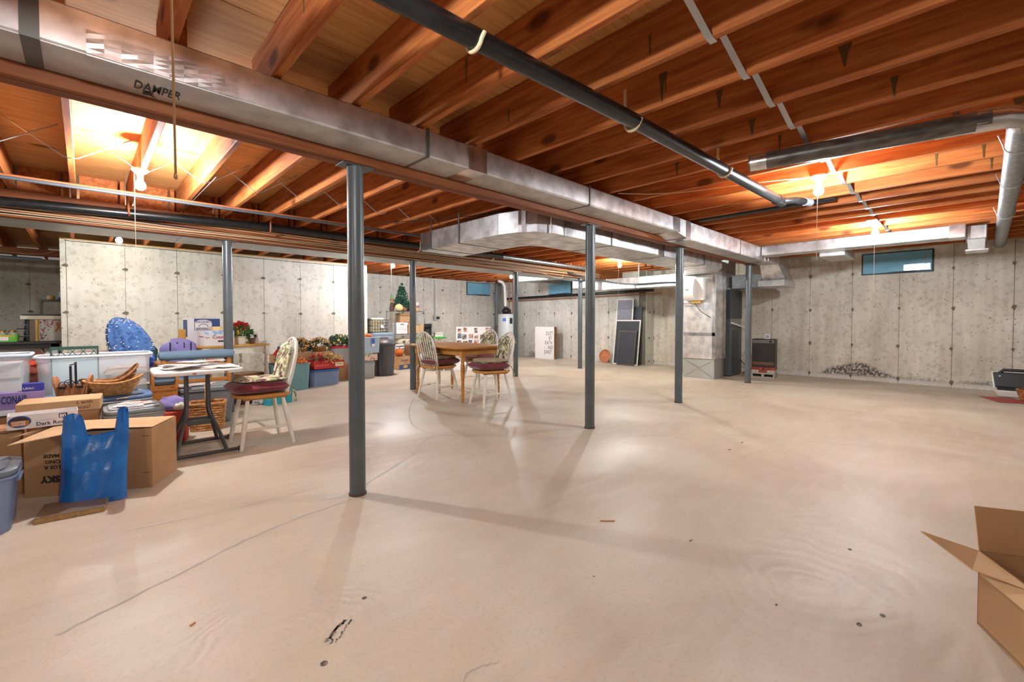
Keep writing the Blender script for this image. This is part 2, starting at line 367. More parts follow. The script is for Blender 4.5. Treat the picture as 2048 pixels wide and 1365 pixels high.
# ---------------------------------------------------------------- concrete walls cast in panels
tie_mesh = None
def cwall(name, axis, c, a0, a1, face, top, seam0, step, m, label, back=.2, ties=(.085, .64, 1.295, 1.95)):
    """axis 'x': plane x=c seen from -x (face=-1); panels of one form width with a narrow joint between"""
    global tie_mesh
    def bx(p0, p1, z0, z1, d0, d1):
        lo, hi = sorted((c - face * d0, c - face * d1))
        return B().box(lo, p0, z0, hi, p1, z1) if axis == 'x' else B().box(p0, lo, z0, p1, hi, z1)
    wo = struct(name, bx(a0, a1, 0, top, .015, back), SEAM, label)
    s = seam0
    while s - step > a0: s -= step
    ed = [a0]
    while s < a1:
        if s - ed[-1] > .02: ed.append(s)
        s += step
    ed.append(a1)
    for e0, e1 in zip(ed, ed[1:]):
        off = rnd.uniform(0, .003)
        part('concrete_panel', bx(e0 + .003, e1 - .003, .0, top, off, .016), m, wo)
    for e in ed[1:-1]:
        for z in ties:
            if z > top: continue
            if tie_mesh is None:
                r = random.Random(3); b = B().prism([(.036 * math.cos(t * PI / 5) * r.uniform(.7, 1.25), .026 * math.sin(t * PI / 5) * r.uniform(.7, 1.2)) for t in range(10)], 0, .004)
                tie_mesh = mesh('tie_patch', b, TIE)
            o = bpy.data.objects.new('tie_patch', tie_mesh); COL.objects.link(o); o.parent = wo
            p = (c + face * .0005, e + rnd.uniform(-.01, .01), z + rnd.uniform(-.015, .015)) if axis == 'x' else (e + rnd.uniform(-.01, .01), c + face * .0005, z + rnd.uniform(-.015, .015))
            o.location = p; o.rotation_euler = (0, R(-90), 0) if axis == 'x' else (R(90), 0, 0)
            k = rnd.uniform(.75, 1.15); o.scale = (k, k, 1)
    return wo
wall_right = cwall('wall_right', 'x', 10.12, -3.5, 5.45, -1, 2.335, .195, .655, CONCG, 'damp-stained poured concrete wall behind the furnace')
wall_back = cwall('wall_back', 'x', 9.75, 5.45, 10.9, -1, 2.335, 8.323, .61, CONC, 'poured concrete wall behind the leaning screens')
cwall('wall_jog', 'y', 5.43, 9.752, 10.118, -1, 2.33, 9.9, .655, CONC, 'narrow concrete return at the wall jog')
wall_far = cwall('wall_far', 'y', 10.7, 4.2, 9.75, -1, 2.285, 5.55, .66, CONC, 'poured concrete wall behind the water heater')
wall_left = cwall('wall_left', 'y', 9.1, -.25, 4.42, -1, 2.265, .46, .645, CONC, 'pale concrete wall behind the white table', ties=(.6, 1.22, 1.88))
cwall('wall_return', 'x', 4.42, 9.3, 10.7, 1, 2.265, 10, .655, CONC, 'concrete return beside the pale wall')
wall_alcove = cwall('wall_alcove', 'y', 12.6, -4.2, 4.2, -1, 2.286, -.76, .66, CONC, 'dim concrete wall of the alcove behind the dark table', ties=(.66, 1.25, 1.8))
cwall('wall_side', 'x', -4.0, -3.5, 12.6, 1, 2.335, 0, .655, CONC, 'concrete wall of the open side')
cwall('wall_near', 'y', -3.5, -4.0, 10.12, 1, 2.335, 0, .655, CONC, 'concrete wall behind the camera')
struct('trim_1', B().box(-.25, 9.12, 2.266, 4.42, 9.26, 2.284), SILL, 'wooden sill plate on the pale wall')
struct('trim_2', B().box(10.14, -3.5, 2.336, 10.3, 5.4, 2.50), SILL, 'wooden rim board above the right wall')

# ---------------------------------------------------------------- ceiling: plywood sheets and joists
ceil = struct('ceiling', B().box(-4.2, -3.7, 2.542, 10.4, 12.9, 2.60), mat('ceiling_dark', '5b3d22', .9), 'plywood subfloor over red-brown wooden joists')
for iy in range(14):
    y0 = -3.66 + iy * 1.2; off = (iy % 2) * 1.22
    for ix in range(-1, 7):
        x0 = -4.2 + ix * 2.44 + off; x1 = min(x0 + 2.436, 10.4); x0 = max(x0, -4.2); y1 = min(y0 + 1.197, 12.9)
        if x1 - x0 < .1 or y1 - y0 < .1: continue
        part('plywood_sheet', B().box(0, 0, 0, x1 - x0, y1 - y0, .018), PLY, ceil).location = (x0, y0, 2.521 + rnd.uniform(0, .002))
jm = {}
def joist(xr, y0, y1):
    k = round(y1 - y0, 3)
    if k not in jm: jm[k] = mesh('joist', B().box(-.038, 0, 0, 0, y1 - y0, .235), JOIST, bevel=.003)
    o = bpy.data.objects.new('joist', jm[k]); COL.objects.link(o); o.parent = ceil; o.location = (xr, y0, 2.2855); return o
S0, M0, N0 = .715, .778, .725; ST = .4085
south = {}
for k in range(-11, 23):
    if S0 + k * ST < 10.1: south[k] = joist(S0 + k * ST, -3.5, 2.74)
    if M0 + k * ST < 10.1: joist(M0 + k * ST, 2.59, 6.19)
    x = N0 + k * ST
    if x < -.3: joist(x, 6.06, 12.6)
    elif x < 4.4: joist(x, 6.06, 9.26)
    elif x < 9.8: joist(x, 6.06, 10.8)
# rim / blocking pieces on the girders between joists, as in the photo over the far girder
for k in range(-10, 22):
    x = M0 + k * ST
    if x + .37 < 10: part('joist_blocking', B().box(x + .02, 6.10, 2.287, x + .30, 6.14, 2.52), JOIST, ceil)
# glue runs on joist faces
for (k, y, wd, h, top) in [(0, 1.95, .012, .12, 2.5), (2, 1.9, .012, .13, 2.5), (3, 1.05, .01, .09, 2.42), (4, 1.2, .02, .12, 2.5), (4, 1.18, .008, .09, 2.37), (5, 1.05, .022, .09, 2.5), (5, .45, .03, .06, 2.5), (6, 1.0, .022, .1, 2.5), (6, .3, .018, .08, 2.5), (7, .95, .012, .11, 2.48), (7, 1.7, .02, .1, 2.5), (8, .45, .03, .15, 2.5), (8, .08, .02, .14, 2.5), (8, -.18, .026, .14, 2.5), (8, 1.0, .02, .14, 2.5), (10, .2, .012, .1, 2.45), (10, -.05, .012, .1, 2.46), (11, -.1, .012, .1, 2.42), (3, 2.0, .01, .08, 2.4)]:
    x = -.0382
    if k >= 4: top, h = 2.46 if k < 6 else 2.40, (.16 if h > .1 else .11) if k < 6 else .11
    part('glue_drip', B().add([(x - .0012, y + 3.5 - wd, top - 2.2855), (x - .0012, y + 3.5 + wd, top - 2.2855), (x - .0012, y + 3.5 + wd * .5, top - 2.2855 - h * .5), (x - .0012, y + 3.5 + .003, top - 2.2855 - h), (x - .0012, y + 3.5 - .004, top - 2.2855 - h * .97), (x - .0012, y + 3.5 - wd * .4, top - 2.2855 - h * .45),
        (x, y + 3.5 - wd, top - 2.2855), (x, y + 3.5 + wd, top - 2.2855), (x, y + 3.5 + wd * .5, top - 2.2855 - h * .5), (x, y + 3.5 + .003, top - 2.2855 - h), (x, y + 3.5 - .004, top - 2.2855 - h * .97), (x, y + 3.5 - wd * .4, top - 2.2855 - h * .45)],
        [(0, 1, 2, 3, 4, 5)] + [(i, 6 + i, 6 + (i + 1) % 6, (i + 1) % 6) for i in range(6)]), GLUE, south[k])
# flat steel bridging across the south joists, one strap per bay, and the wire kind across the middle bay
for k in range(2, 19):
    x = S0 + k * ST
    part('bridging_strap', B().add([(x - .036, .765, 2.283), (x + .012, .765, 2.283), (x + .012, .795, 2.283), (x - .036, .795, 2.283), (x - .036, .765, 2.2855), (x + .012, .765, 2.2855), (x + .012, .795, 2.2855), (x - .036, .795, 2.2855)],
        [(0, 3, 2, 1), (4, 5, 6, 7), (0, 1, 5, 4), (1, 2, 6, 5), (2, 3, 7, 6), (3, 0, 4, 7)]).hull8([(x - .038 - .37, .82, 2.515), (x - .038 - .3685, .82, 2.515), (x - .0365, .765, 2.283), (x - .040, .765, 2.283), (x - .038 - .37, .85, 2.515), (x - .038 - .3685, .85, 2.515), (x - .0365, .795, 2.283), (x - .040, .795, 2.283)]), STEEL, ceil)
for k in range(-6, 8):
    x = M0 + k * ST
    part('bridging_wire', B().tube([(x - .37, 4.62, 2.515), (x - .055, 4.60, 2.29), (x - .019, 4.59, 2.281), (x + .02, 4.59, 2.29), (x + .33, 4.60, 2.515)], .0042, 6), WIREM, ceil)

# ---------------------------------------------------------------- girders and posts
def girder(yc, zb, x0, x1, label):
    t = thing('girder', label, 'beam', (x0, yc, zb))
    for i in (-1, 0, 1):
        part('beam_ply', B().box(0, i * .038 - .0185, abs(i) * .002, x1 - x0, i * .038 + .0185, 2.285 - zb - .001), BEAM, t, bevel=.003)
    return t
girder(2.665, 2.052, -4.0, 8.52, 'brown built-up wooden girder beside the long foil duct')
girder(6.12, 2.035, -4.0, 9.7, 'brown built-up wooden girder carrying cables and the black drain pipe')
girder(10.9, 2.17, -4.0, -.3, 'brown wooden beam above the alcove behind the pale wall')
pl = [('grey steel post nearest the viewer, standing alone mid-floor', 1.22, 2.665, 2.05), ('grey steel post right of the dining set, before the curved duct', 3.67, 2.665, 2.05),
      ('grey steel post in front of the foil furnace plenum', 5.66, 2.675, 2.05), ('grey steel post beside the brown heater on bricks', 8.30, 2.675, 2.05),
      ('grey steel post in front of the white table with beer boxes', 1.223, 6.12, 2.033), ('grey steel post behind the left dining chair', 3.73, 6.12, 2.033),
      ('grey-green steel post at the right rear of the dining set', 6.01, 6.12, 2.033), ('grey-green steel post between the lettered board and the terracotta saucer', 8.05, 6.12, 2.033)]
p0 = None
for lb, x, y, z in pl:
    t = thing('support_post', lb, 'post', (x, y, 0), 0, 'steel columns under the girders')
    part('shaft', B().cyl((0, 0, .002), (0, 0, z - .006), .049, 28), POST, t, smooth=40)
    part('top_plate', B().box(-.1, -.055, z - .006, .1, .055, z), BAND, t)
    part('base_ring', B().cyl((0, 0, 0), (0, 0, .012), .054, 24), mat('rust', '5f4a3e', .9), t, smooth=40)

# ---------------------------------------------------------------- long foil duct beside the near girder
D = thing('foil_trunk_duct', 'long foil-faced rectangular duct running beside the near girder', 'duct', (2.0, 2.475, 2.11))
def dsec(name, x0, x1, y0, y1, z0, z1, m=FOIL, t=D, **kw): return part(name, B().box(x0, y0, z0, x1, y1, z1), m, t, world=True, bevel=.008, **kw)
ya, yb, zt = 2.345, 2.604, 2.272
for x0, x1, zb in ((-4, -.126, 2.112), (-.126, 1.541, 2.112), (1.541, 3.216, 2.112), (3.216, 4.88, 2.112), (5.2, 6.9, 2.062), (6.9, 8.15, 2.062)):
    dsec('duct_section', x0 + .002, x1 - .002, ya, yb, zb, zt)
    part('bottom_facing', B().box(x0 + .004, ya + .006, zb - .0025, x1 - .004, yb, zb + .001), FOILB, D, world=True)
part('duct_transition', B().hull8([(4.882, ya, 2.112), (4.882, yb, 2.112), (4.882, yb, zt), (4.882, ya, zt), (5.198, ya, 2.062), (5.198, yb, 2.062), (5.198, yb, zt), (5.198, ya, zt)]), FOIL, D, world=True)
for x, wd in ((1.86, .16), (4.80, .16), (5.12, .12), (8.0, .14)):
    zb = 2.112 if x < 4.85 else 2.062
    b = B()
    for s0 in range(8):
        xa = x + wd * s0 / 8; b.box(xa, ya - .003 - rnd.uniform(0, .003), zb - .003, xa + wd / 8, yb, zt + .001)
    part('foil_tape', b, TAPE, D, world=True)
for x, wd in ((-.126, .05), (1.541, .022), (3.216, .016), (6.9, .016)):
    zb = 2.112 if x < 4.85 else 2.062
    part('strap', B().box(x - wd / 2, ya - .0045, zb - .0045, x + wd / 2, ya - .0005, 2.284).box(x - wd / 2, ya - .004, zb - .0048, x + wd / 2, yb, zb - .0008), BAND, D, world=True)
b = B()                                                             # crumpled patch round the damper handle
for i in range(10):
    for j in range(5):
        x = .02 + i * .05; z = 2.112 + j * .018
        o1, o2 = rnd.uniform(.001, .006), rnd.uniform(.001, .006)
        b.hull8([(x, ya - .0005, z), (x + .05, ya - .0005, z), (x + .05, ya - .0005, z + .018), (x, ya - .0005, z + .018), (x, ya - o1, z), (x + .05, ya - o2, z), (x + .05, ya - o1 * .6, z + .018), (x, ya - o2, z + .018)])
part('foil_patch', b, FOIL, D, world=True)
b = B()
for i in range(10):
    x = .02 + i * .05; o1 = rnd.uniform(.001, .004)
    b.box(x, ya, 2.1085 - o1, x + .05, ya + .14 + rnd.uniform(-.02, .02), 2.111)
part('patch_bottom', b, FOILB, D, world=True)
MARK = mat('marker_ink', '1c1a1a', .6)
o = text('DAMPER', .115, MARK, D, (0, 0, 0), (1, 0, 0), (.12, -1, 0), t=.0004, bold=.0005, sx=.37)
o.location = Vector((.165, 2.525, 2.1035)) - D.location
part('arrow_mark', B().prism([(.20, 2.535), (.235, 2.535), (.232, 2.555), (.25, 2.585), (.225, 2.565), (.20, 2.57)], 2.1030, 2.1040), MARK, D, world=True)
# branch going right across the end wall
t = thing('foil_branch_duct', 'foil-faced branch duct crossing before the right wall under a bulb', 'duct', (7.95, 1.2, 2.13))
for y0, y1 in ((.05, .95), (.95, 2.34)):
    dsec('duct_section', 7.8, 8.1, y0, y1 - .003, 2.125, 2.278, t=t)
dsec('strap', 7.796, 8.104, .93, .97, 2.121, 2.282, m=GALV, t=t)
part('foil_tape', B().box(7.796, .06, 2.122, 8.102, .2, 2.281), TAPE, t, world=True)
dsec('end_elbow', 7.98, 8.4, -.13, .05, 2.11, 2.28, t=t)
part('end_boot', B().frustum(8.05, -.12, 8.36, .03, 1.98, 8.0, -.12, 8.38, .04, 2.11), FOILB, t, world=True, bevel=.006)
part('boot_flange', B().box(8.02, -.145, 1.97, 8.39, .055, 1.985), TAPE, t, world=True)
dsec('side_takeoff', 8.1, 8.9, 1.3, 1.62, 2.06, 2.2, m=FOILB, t=t)
# the boot at the trunk's end, dropping towards the furnace
t = thing('foil_drop_duct', 'foil duct elbow slanting down from the trunk end toward the furnace', 'duct', (8.45, 2.47, 1.75))
dsec('upper_section', 8.154, 8.75, 2.33, 2.60, 2.064, 2.27, t=t)
part('slanted_section', B().hull8([(8.56, 2.30, 2.064), (9.05, 2.30, 2.064), (9.05, 2.59, 2.064), (8.56, 2.59, 2.064), (8.75, 2.24, 1.80), (9.35, 2.24, 1.80), (9.35, 2.60, 1.80), (8.75, 2.60, 1.80)]), FOIL, t, world=True, bevel=.006)
dsec('lower_section', 8.70, 9.38, 2.24, 2.66, 1.69, 1.80, m=FOILB, t=t)
dsec('furnace_connector', 8.95, 9.35, 2.662, 3.19, 1.69, 1.95, m=GALV, t=t)

# curved return duct
t = thing('curved_return_duct', 'foil-faced duct curving left between the two girders', 'duct', (5.5, 3.16, 1.95))
zb, zt2 = 1.95, 2.17
part('end_section', B().prism([(3.0, 3.95), (3.65, 3.95), (3.65, 4.50), (3.0, 4.50)], zb, zt2), FOIL, t, world=True, bevel=.006)
part('elbow', B().prism([(3.0, 3.946), (3.0, 3.30), (3.06, 3.08), (3.18, 2.94), (3.36, 2.87), (4.36, 2.87), (4.36, 3.46), (3.85, 3.46), (3.70, 3.52), (3.65, 3.65), (3.65, 3.946)], zb, zt2), FOIL, t, world=True, bevel=.006)
part('end_cap', B().prism([(2.997, 4.504), (3.653, 4.504), (3.653, 4.74), (2.997, 4.74)], zb - .003, zt2 + .003), TAPE, t, world=True, bevel=.012)
for x0, x1 in ((4.364, 5.6), (5.604, 6.9), (6.904, 7.6)): dsec('duct_section', x0, x1, 2.87, 3.46, zb, zt2, t=t)
part('offset_section', B().hull8([(7.604, 2.87, zb), (8.318, 3.25, zb), (8.318, 3.83, zb), (7.604, 3.46, zb), (7.604, 2.87, zt2), (8.318, 3.25, zt2), (8.318, 3.83, zt2), (7.604, 3.46, zt2)]), FOIL, t, world=True)
for x0, y0, x1, y1 in ((3.0, 3.95, 3.65, 3.95), (3.0, 4.5, 3.65, 4.5), (4.36, 2.87, 4.36, 3.46), (5.6, 2.87, 5.6, 3.46), (6.9, 2.87, 6.9, 3.46)):
    part('joint_strap', B().box(x0 - .010, y0 - .010, zb - .003, x1 + .010, y1 + .010, zb - .0005).box(x0 - .010 if x0 == x1 else x0 - .006, y0 - .006 if x0 == x1 else y0 - .01, zb - .003, x0 + .010 if x0 == x1 else x0 - .001, y0 - .001 if x0 == x1 else y0 + .01, 2.284), BAND, t, world=True)
for x in (3.08, 3.3, 3.5): part('foil_seam', B().box(x, 2.862 if x > 3.2 else 3.0, zb, x + .012, 2.871 if x > 3.2 else 3.06, zt2), TAPE, t, world=True)

# sheet metal duct beyond the far girder and the foil run from it to the furnace
t = thing('sheet_metal_duct', 'flat grey sheet metal duct behind the far girder', 'duct', (3.0, 6.5, 2.04))
for x0, x1 in ((-4, -1.6), (-1.6, .8), (.8, 3.2), (3.2, 5.6), (5.6, 8.0), (8.0, 9.0)): dsec('duct_section', x0 + .002, x1 - .002, 6.20, 6.76, 2.04, 2.275, m=DUCTG, t=t)
t = thing('foil_return_duct', 'foil duct running from the far girder to the furnace', 'duct', (8.68, 5.2, 1.78))
for y0, y1 in ((3.86, 5.0), (5.0, 6.3)): dsec('duct_section', 8.5, 8.87, y0 + .002, y1 - .002, 1.78, 2.02, t=t)
dsec('foil_tape', 8.496, 8.874, 5.72, 5.95, 1.777, 2.023, m=TAPE, t=t)
for y in (4.05, 4.9): part('hanger_strap', B().box(8.494, y, 1.775, 8.498, y + .03, 2.285).box(8.494, y, 1.772, 8.87, y + .03, 1.779), STEEL, t, world=True)
dsec('upper_elbow', 8.5, 8.87, 6.3, 6.7, 1.85, 2.038, m=FOILB, t=t)
t = thing('sheet_metal_takeoff', 'sheet metal branch duct reaching the blue window board at the back wall', 'duct', (8.6, 7.9, 2.1))
dsec('duct_section', 8.15, 9.6, 7.95, 8.2, 2.09, 2.25, m=DUCTG, t=t); dsec('root_section', 8.15, 8.45, 6.765, 7.95, 2.09, 2.25, m=DUCTG, t=t)

# ---------------------------------------------------------------- pipes
def pipe(name, pts, r, m, label, cat='pipe', group=None, seg=18, **kw):
    t = thing(name, label, cat, pts[0], 0, group); part('pipe_run', B().tube(pts, r, seg), m, t, world=True, smooth=40); return t
t = pipe('black_vent_pipe', [(-3.9, 1.51, 2.205), (.8, 1.385, 2.205), (2.2, 1.315, 2.205), (4.62, 1.24, 2.20)], .041, BLACKP, 'black plastic drain pipe hung under the right-hand joists')
part('end_cap', B().cyl((4.55, 1.243, 2.20), (4.70, 1.238, 2.20), .047, 18), BLACKP, t, world=True, smooth=40)
part('side_branch', B().tube([(4.66, 1.24, 2.20), (4.72, 1.13, 2.20), (4.86, 1.08, 2.20)], .03, 14), BLACKP, t, world=True, smooth=40)
part('branch_cap', B().cyl((4.84, 1.09, 2.20), (4.92, 1.06, 2.20), .036, 14), GREYP, t, world=True, smooth=40)
for x in (1.12, 2.22, 3.42):
    y = 1.385 - (x - .8) * .04
    part('pipe_hanger', B().tube([(x + .01, y - .05, 2.215)] + [(x, y + .047 * math.cos(a), 2.205 + .047 * math.sin(a)) for a in [R(d) for d in range(200, 361, 20)]] + [(x, y + .047, 2.25), (x - .005, y + .046, 2.40)], .0085, 8), BEIGE, t, world=True, smooth=40)
t = thing('round_foil_pipe', 'round galvanised vent pipe with taped elbow near the right ceiling', 'pipe', (3.6, -.15, 2.2))
part('wrapped_run', B().cyl((3.455, 1.12, 2.222), (3.66, -.06, 2.222), .057, 24), mat('grey_wrap', '77726c', .35, .5, c2='4e4a46', sc_=26., st=(1, .25, 1)), t, world=True, smooth=40)
part('taped_elbow', B().tube([(3.655, .0, 2.222), (3.675, -.11, 2.222), (3.73, -.18, 2.222), (3.85, -.19, 2.222)], .062, 20), TAPE, t, world=True, smooth=40)
part('foil_tape', B().cyl((3.63, .16, 2.222), (3.66, -.02, 2.222), .0585, 20), TAPE, t, world=True, smooth=40); part('foil_tape', B().cyl((3.456, 1.11, 2.222), (3.473, 1.01, 2.222), .0585, 20), TAPE, t, world=True, smooth=40)
part('galvanised_run', B().cyl((3.84, -.19, 2.222), (10.12, -.30, 2.265), .062, 24), GALV, t, world=True, smooth=40)
for x in (4.3, 5.4, 7.0):
    y = -.19 - (x - 3.84) * .0175
    part('hanger_wire', B().tube([(x, y + .09, 2.30)] + [(x, y + .068 * math.cos(a), 2.23 + .068 * math.sin(a)) for a in [R(d) for d in range(0, -190, -20)]] + [(x, y - .068, 2.30)], .0035, 6), WIREM, t, world=True)
t = pipe('black_drain_pipe', [(-4, 5.95, 2.05), (-.5, 5.95, 2.145), (1.5, 5.945, 2.225), (4.0, 5.88, 2.232), (5.4, 5.85, 2.235)], .046, BLACKP, 'black drain pipe running in front of the far girder')
part('grey_section', B().tube([(5.3, 5.85, 2.235), (8.2, 5.85, 2.22)], .04, 18), GALV, t, world=True, smooth=40)
part('coupling', B().cyl((-.72, 5.95, 2.139), (-.56, 5.95, 2.143), .054, 18), BLACKP, t, world=True, smooth=40)
for x, m in ((.33, COPPER), (1.62, COPPER), (3.7, BEIGE), (5.2, BEIGE)):
    part('pipe_hanger', B().tube([(x, 5.85, 2.30), (x, 5.845, 2.22), (x + .005, 5.87, 2.165), (x + .01, 5.93, 2.15)], .009, 6), m, t, world=True, smooth=40)
pipe('copper_pipe', [(-4, 5.25, 2.222), (-.5, 5.25, 2.232), (3.5, 5.25, 2.266), (3.9, 5.26, 2.266)], .011, COPPER, 'thin copper pipe strapped under the middle joists', seg=10)
pipe('grey_conduit', [(-4, 5.225, 2.195), (-.5, 5.225, 2.207), (3.5, 5.225, 2.243), (3.9, 5.23, 2.243)], .0135, mat('conduit_dark', '4a5056', .5), 'grey conduit running alongside the copper pipe', seg=10)
pipe('black_wall_pipe', [(9.66, 10.3, 1.765), (9.66, 5.2, 1.80)], .035, BLACKP, 'black pipe running along the back concrete wall')
pipe('copper_wall_pipe', [(9.66, 10.2, 1.69), (9.66, 5.0, 1.72)], .012, COPPER, 'copper pipe under the black pipe on the back wall', seg=10)
pipe('refrigerant_line', spline([(7.5, 6.02, 2.12), (7.85, 5.8, 2.02), (8.2, 5.35, 1.90), (8.42, 4.95, 1.855), (8.46, 4.4, 1.86), (8.46, 3.88, 1.84)]), .017, CABB, 'pair of black insulated lines drooping from the girder to the furnace', seg=10)
pipe('joist_bay_pipe', [(5.38, 2.3, 2.32), (5.40, .95, 2.32)], .034, BLACKP, 'dark pipe tucked in a joist bay past the vent pipe end')
pipe('grey_alcove_pipe', [(-4, 10.78, 2.13), (-.5, 10.78, 2.10)], .03, GREYP, 'grey pipe below the alcove beam')
pipe('steel_rod', [(.8, 4.35, 2.281), (.78, 5.9, 2.281)], .003, WIREM, 'thin steel rod under a middle joist', seg=6)

# cables stapled along the face of the far girder
for i, (z, m) in enumerate([(2.175, CABW), (2.155, CABW), (2.135, CABB), (2.118, CABW), (2.10, CABW), (2.085, CABW), (2.068, CABB), (2.052, CABW)]):
    pts = [(x, 6.052 - .006 * (i % 2) , z + .010 * math.sin(x * 1.3 + i) + (-.022 if m is CABB else 0) * math.sin(x * .8)) for x in [-3.9 + .45 * j for j in range(29)]]
    solo('electrical_cable', B().tube([Vector(p) - Vector(pts[0]) for p in pts], .0042 if m is CABW else .008, 6), m,
         ['topmost cream cable stapled along the far girder face', 'second cream cable from the top on the far girder face', 'upper black cable sagging along the far girder face', 'third cream cable from the top on the far girder face', 'fourth cream cable from the top on the far girder face', 'fifth cream cable from the top on the far girder face', 'lower black cable sagging along the far girder face', 'lowest cream cable on the far girder face'][i], 'cable', pts[0], 0, 'cream cables on the far girder' if m is CABW else 'black cables on the far girder', smooth=40)
def cable(pts, m, label, r=.0045):
    P = spline(pts, 8); solo('electrical_cable', B().tube([p - P[0] for p in P], r, 6), m, label, 'cable', P[0], smooth=40)
cable([(3.6, 2.3, 2.279), (3.9, 1.9, 2.262), (4.2, 1.2, 2.276), (4.34, .95, 2.279)], CABW, 'cream cable drooping between joists toward the right-hand bulb')
cable([(3.7, 6.03, 2.04), (3.95, 6.0, 1.99), (4.1, 6.03, 2.05)], CABW, 'short cream cable loop under the far girder')
cable([(3.9, 2.9, 2.28), (3.3, 3.6, 2.27), (2.9, 4.3, 2.25), (2.6, 4.9, 2.27)], CABB, 'black cable drooping over the curved duct')
cable([(-2.5, 10.83, 2.26), (-1.3, 10.83, 2.22), (-.6, 10.83, 2.19), (-.35, 10.83, 2.27)], CABW, 'cream cable on the alcove beam')
cable([(-2.4, 12.57, 2.19), (-1.1, 12.5, 2.15), (-.6, 12.5, 2.10), (-.2, 12.55, 2.17)], CABW, 'cream cable hanging along the alcove wall top')
cable([(-.2, 9.05, 2.27), (1.0, 9.06, 2.255), (2.2, 9.05, 2.24), (3.4, 9.06, 2.25), (4.3, 9.05, 2.23)], CABW, 'cream cable along the top of the pale wall')
cable([(-.2, 9.075, 2.245), (1.4, 9.08, 2.235), (2.8, 9.07, 2.22), (4.35, 9.075, 2.22)], CABB, 'black cable along the top of the pale wall')
cable([(6.6, 6.0, 2.05), (6.9, 5.95, 1.98), (7.2, 5.95, 1.98), (7.3, 6.0, 2.06)], CABW, 'cream cable looped under the girder before the bare bulb')
cable([(8.9, 9.9, 2.25), (9.3, 10.4, 1.95), (9.35, 10.55, 1.75), (9.3, 10.3, 1.4), (9.25, 10.0, 1.25)], CABB, 'black power cord hanging to the water heater')

# ---------------------------------------------------------------- keyless ceiling lamps
LB = ['overhead bare bulb with a long pull string', 'bare bulb glowing on the joist at the upper left', 'bare bulb glowing under the round vent pipe', 'bare bulb in front of the blue board on the right wall',
      'bare bulb beyond the far girder above the small tree', 'bare bulb before the furnace ducts', 'bare bulb beyond the far girder near the water heater', 'bare bulb at the top of the pale wall', 'unseen bulb added as fill in the open side of the basement', 'unseen bulb added to light the alcove beam']
pulls = {0: (1.33, STRING), 1: (1.63, STRINGW), 2: (1.60, STRINGW), 3: (1.44, STRINGW), 4: (1.65, STRINGW), 5: (1.52, STRINGW)}
for i, (x, y, z, pw, c) in enumerate(LAMPS):
    t = thing('ceiling_lamp', LB[i], 'lamp', (x, y, 2.285), 0, 'bare bulb lamps on the ceiling')
    off = .02
    if i not in (1, 2): part('mounting_board', B().box(-.32, -.05, -.018, .32, .05, 0), JOIST, t)
    off = .018 if i not in (1, 2) else 0
    part('lamp_base', B().lathe([(.055, -off), (.055, -.012 - off), (.04, -.028 - off), (.022, -.04 - off), (.020, -.052 - off), (.019, -.078 - off)], seg=18), PORC, t, smooth=40)
    bz = z - 2.285
    part('bulb', B().lathe([(.013, bz + .045), (.018, bz + .03), (.031, bz + .01), (.036, bz - .008), (.031, bz - .028), (.017, bz - .040), (.002, bz - .044)], seg=12), glow('bulb_glow', c, pw), t, smooth=60)
    if i in pulls:
        zz, sm = pulls[i]
        s = part('pull_string', B().tube([(-.035, 0, -.04), (-.036, .001, (zz - 2.285) * .5), (-.034, 0, zz - 2.285)], .0019, 6), sm, t)
        part('knot', B().blob((-.034, 0, zz - 2.29), (.0028, .0028, .005), .3, 3, 1, 8, 6), sm, s)
# ---------------------------------------------------------------- blue foam boards over the basement windows
FOAM = mat('blue_foam', '7db6d0', .55, 0, c2='6fa9c6', sc_=5., bump=.1, bsc=30.); DKF = mat('window_frame_dark', '3a3d3f', .6)
def window(n, o, xd, w_, h_, label, drop=True):
    t = bpy.data.objects.new('window_%d' % n, None); COL.objects.link(t); t.location = o; t.rotation_euler = (0, 0, math.atan2(xd[1], xd[0])); t['kind'] = 'structure'; t['label'] = label
    part('window_frame', B().box(-.025, -.012, -.02, w_ + .025, -.001, h_ + .02), DKF, t)
    part('foam_panel', B().box(0, -.045, 0, w_, -.0125, h_), FOAM, t, bevel=.004)
    part('torn_edge', B().prism([(.3 * w_, 0), (.62 * w_, -.012), (.95 * w_, .008), (w_, .0), (w_ * .8, .014), (w_ * .5, .010)], -.001, .001, Matrix.Translation((0, -.047, .003)) @ Matrix.Rotation(R(90), 4, 'X')), DKF, t)
    return t
wn = window(1, (10.119, 1.35, 1.92), (0, -1), .90, .34, 'blue foam board over the right-wall window')
part('foil_tape', B().box(.55, -.0475, .02, .88, -.0455, .12), mat('clear_tape', 'c7d7de', .15, .3), wn); part('plug_wire', B().tube([(.80, -.055, .14), (.84, -.07, .22), (.85, -.06, .34)], .005, 6), CABW, wn)
window(2, (8.42, 10.699, 1.88), (1, 0), .90, .36, 'blue foam board beside the water heater corner')
window(3, (9.749, 8.52, 1.84), (0, -1), .81, .36, 'blue foam board above the lettered white box')

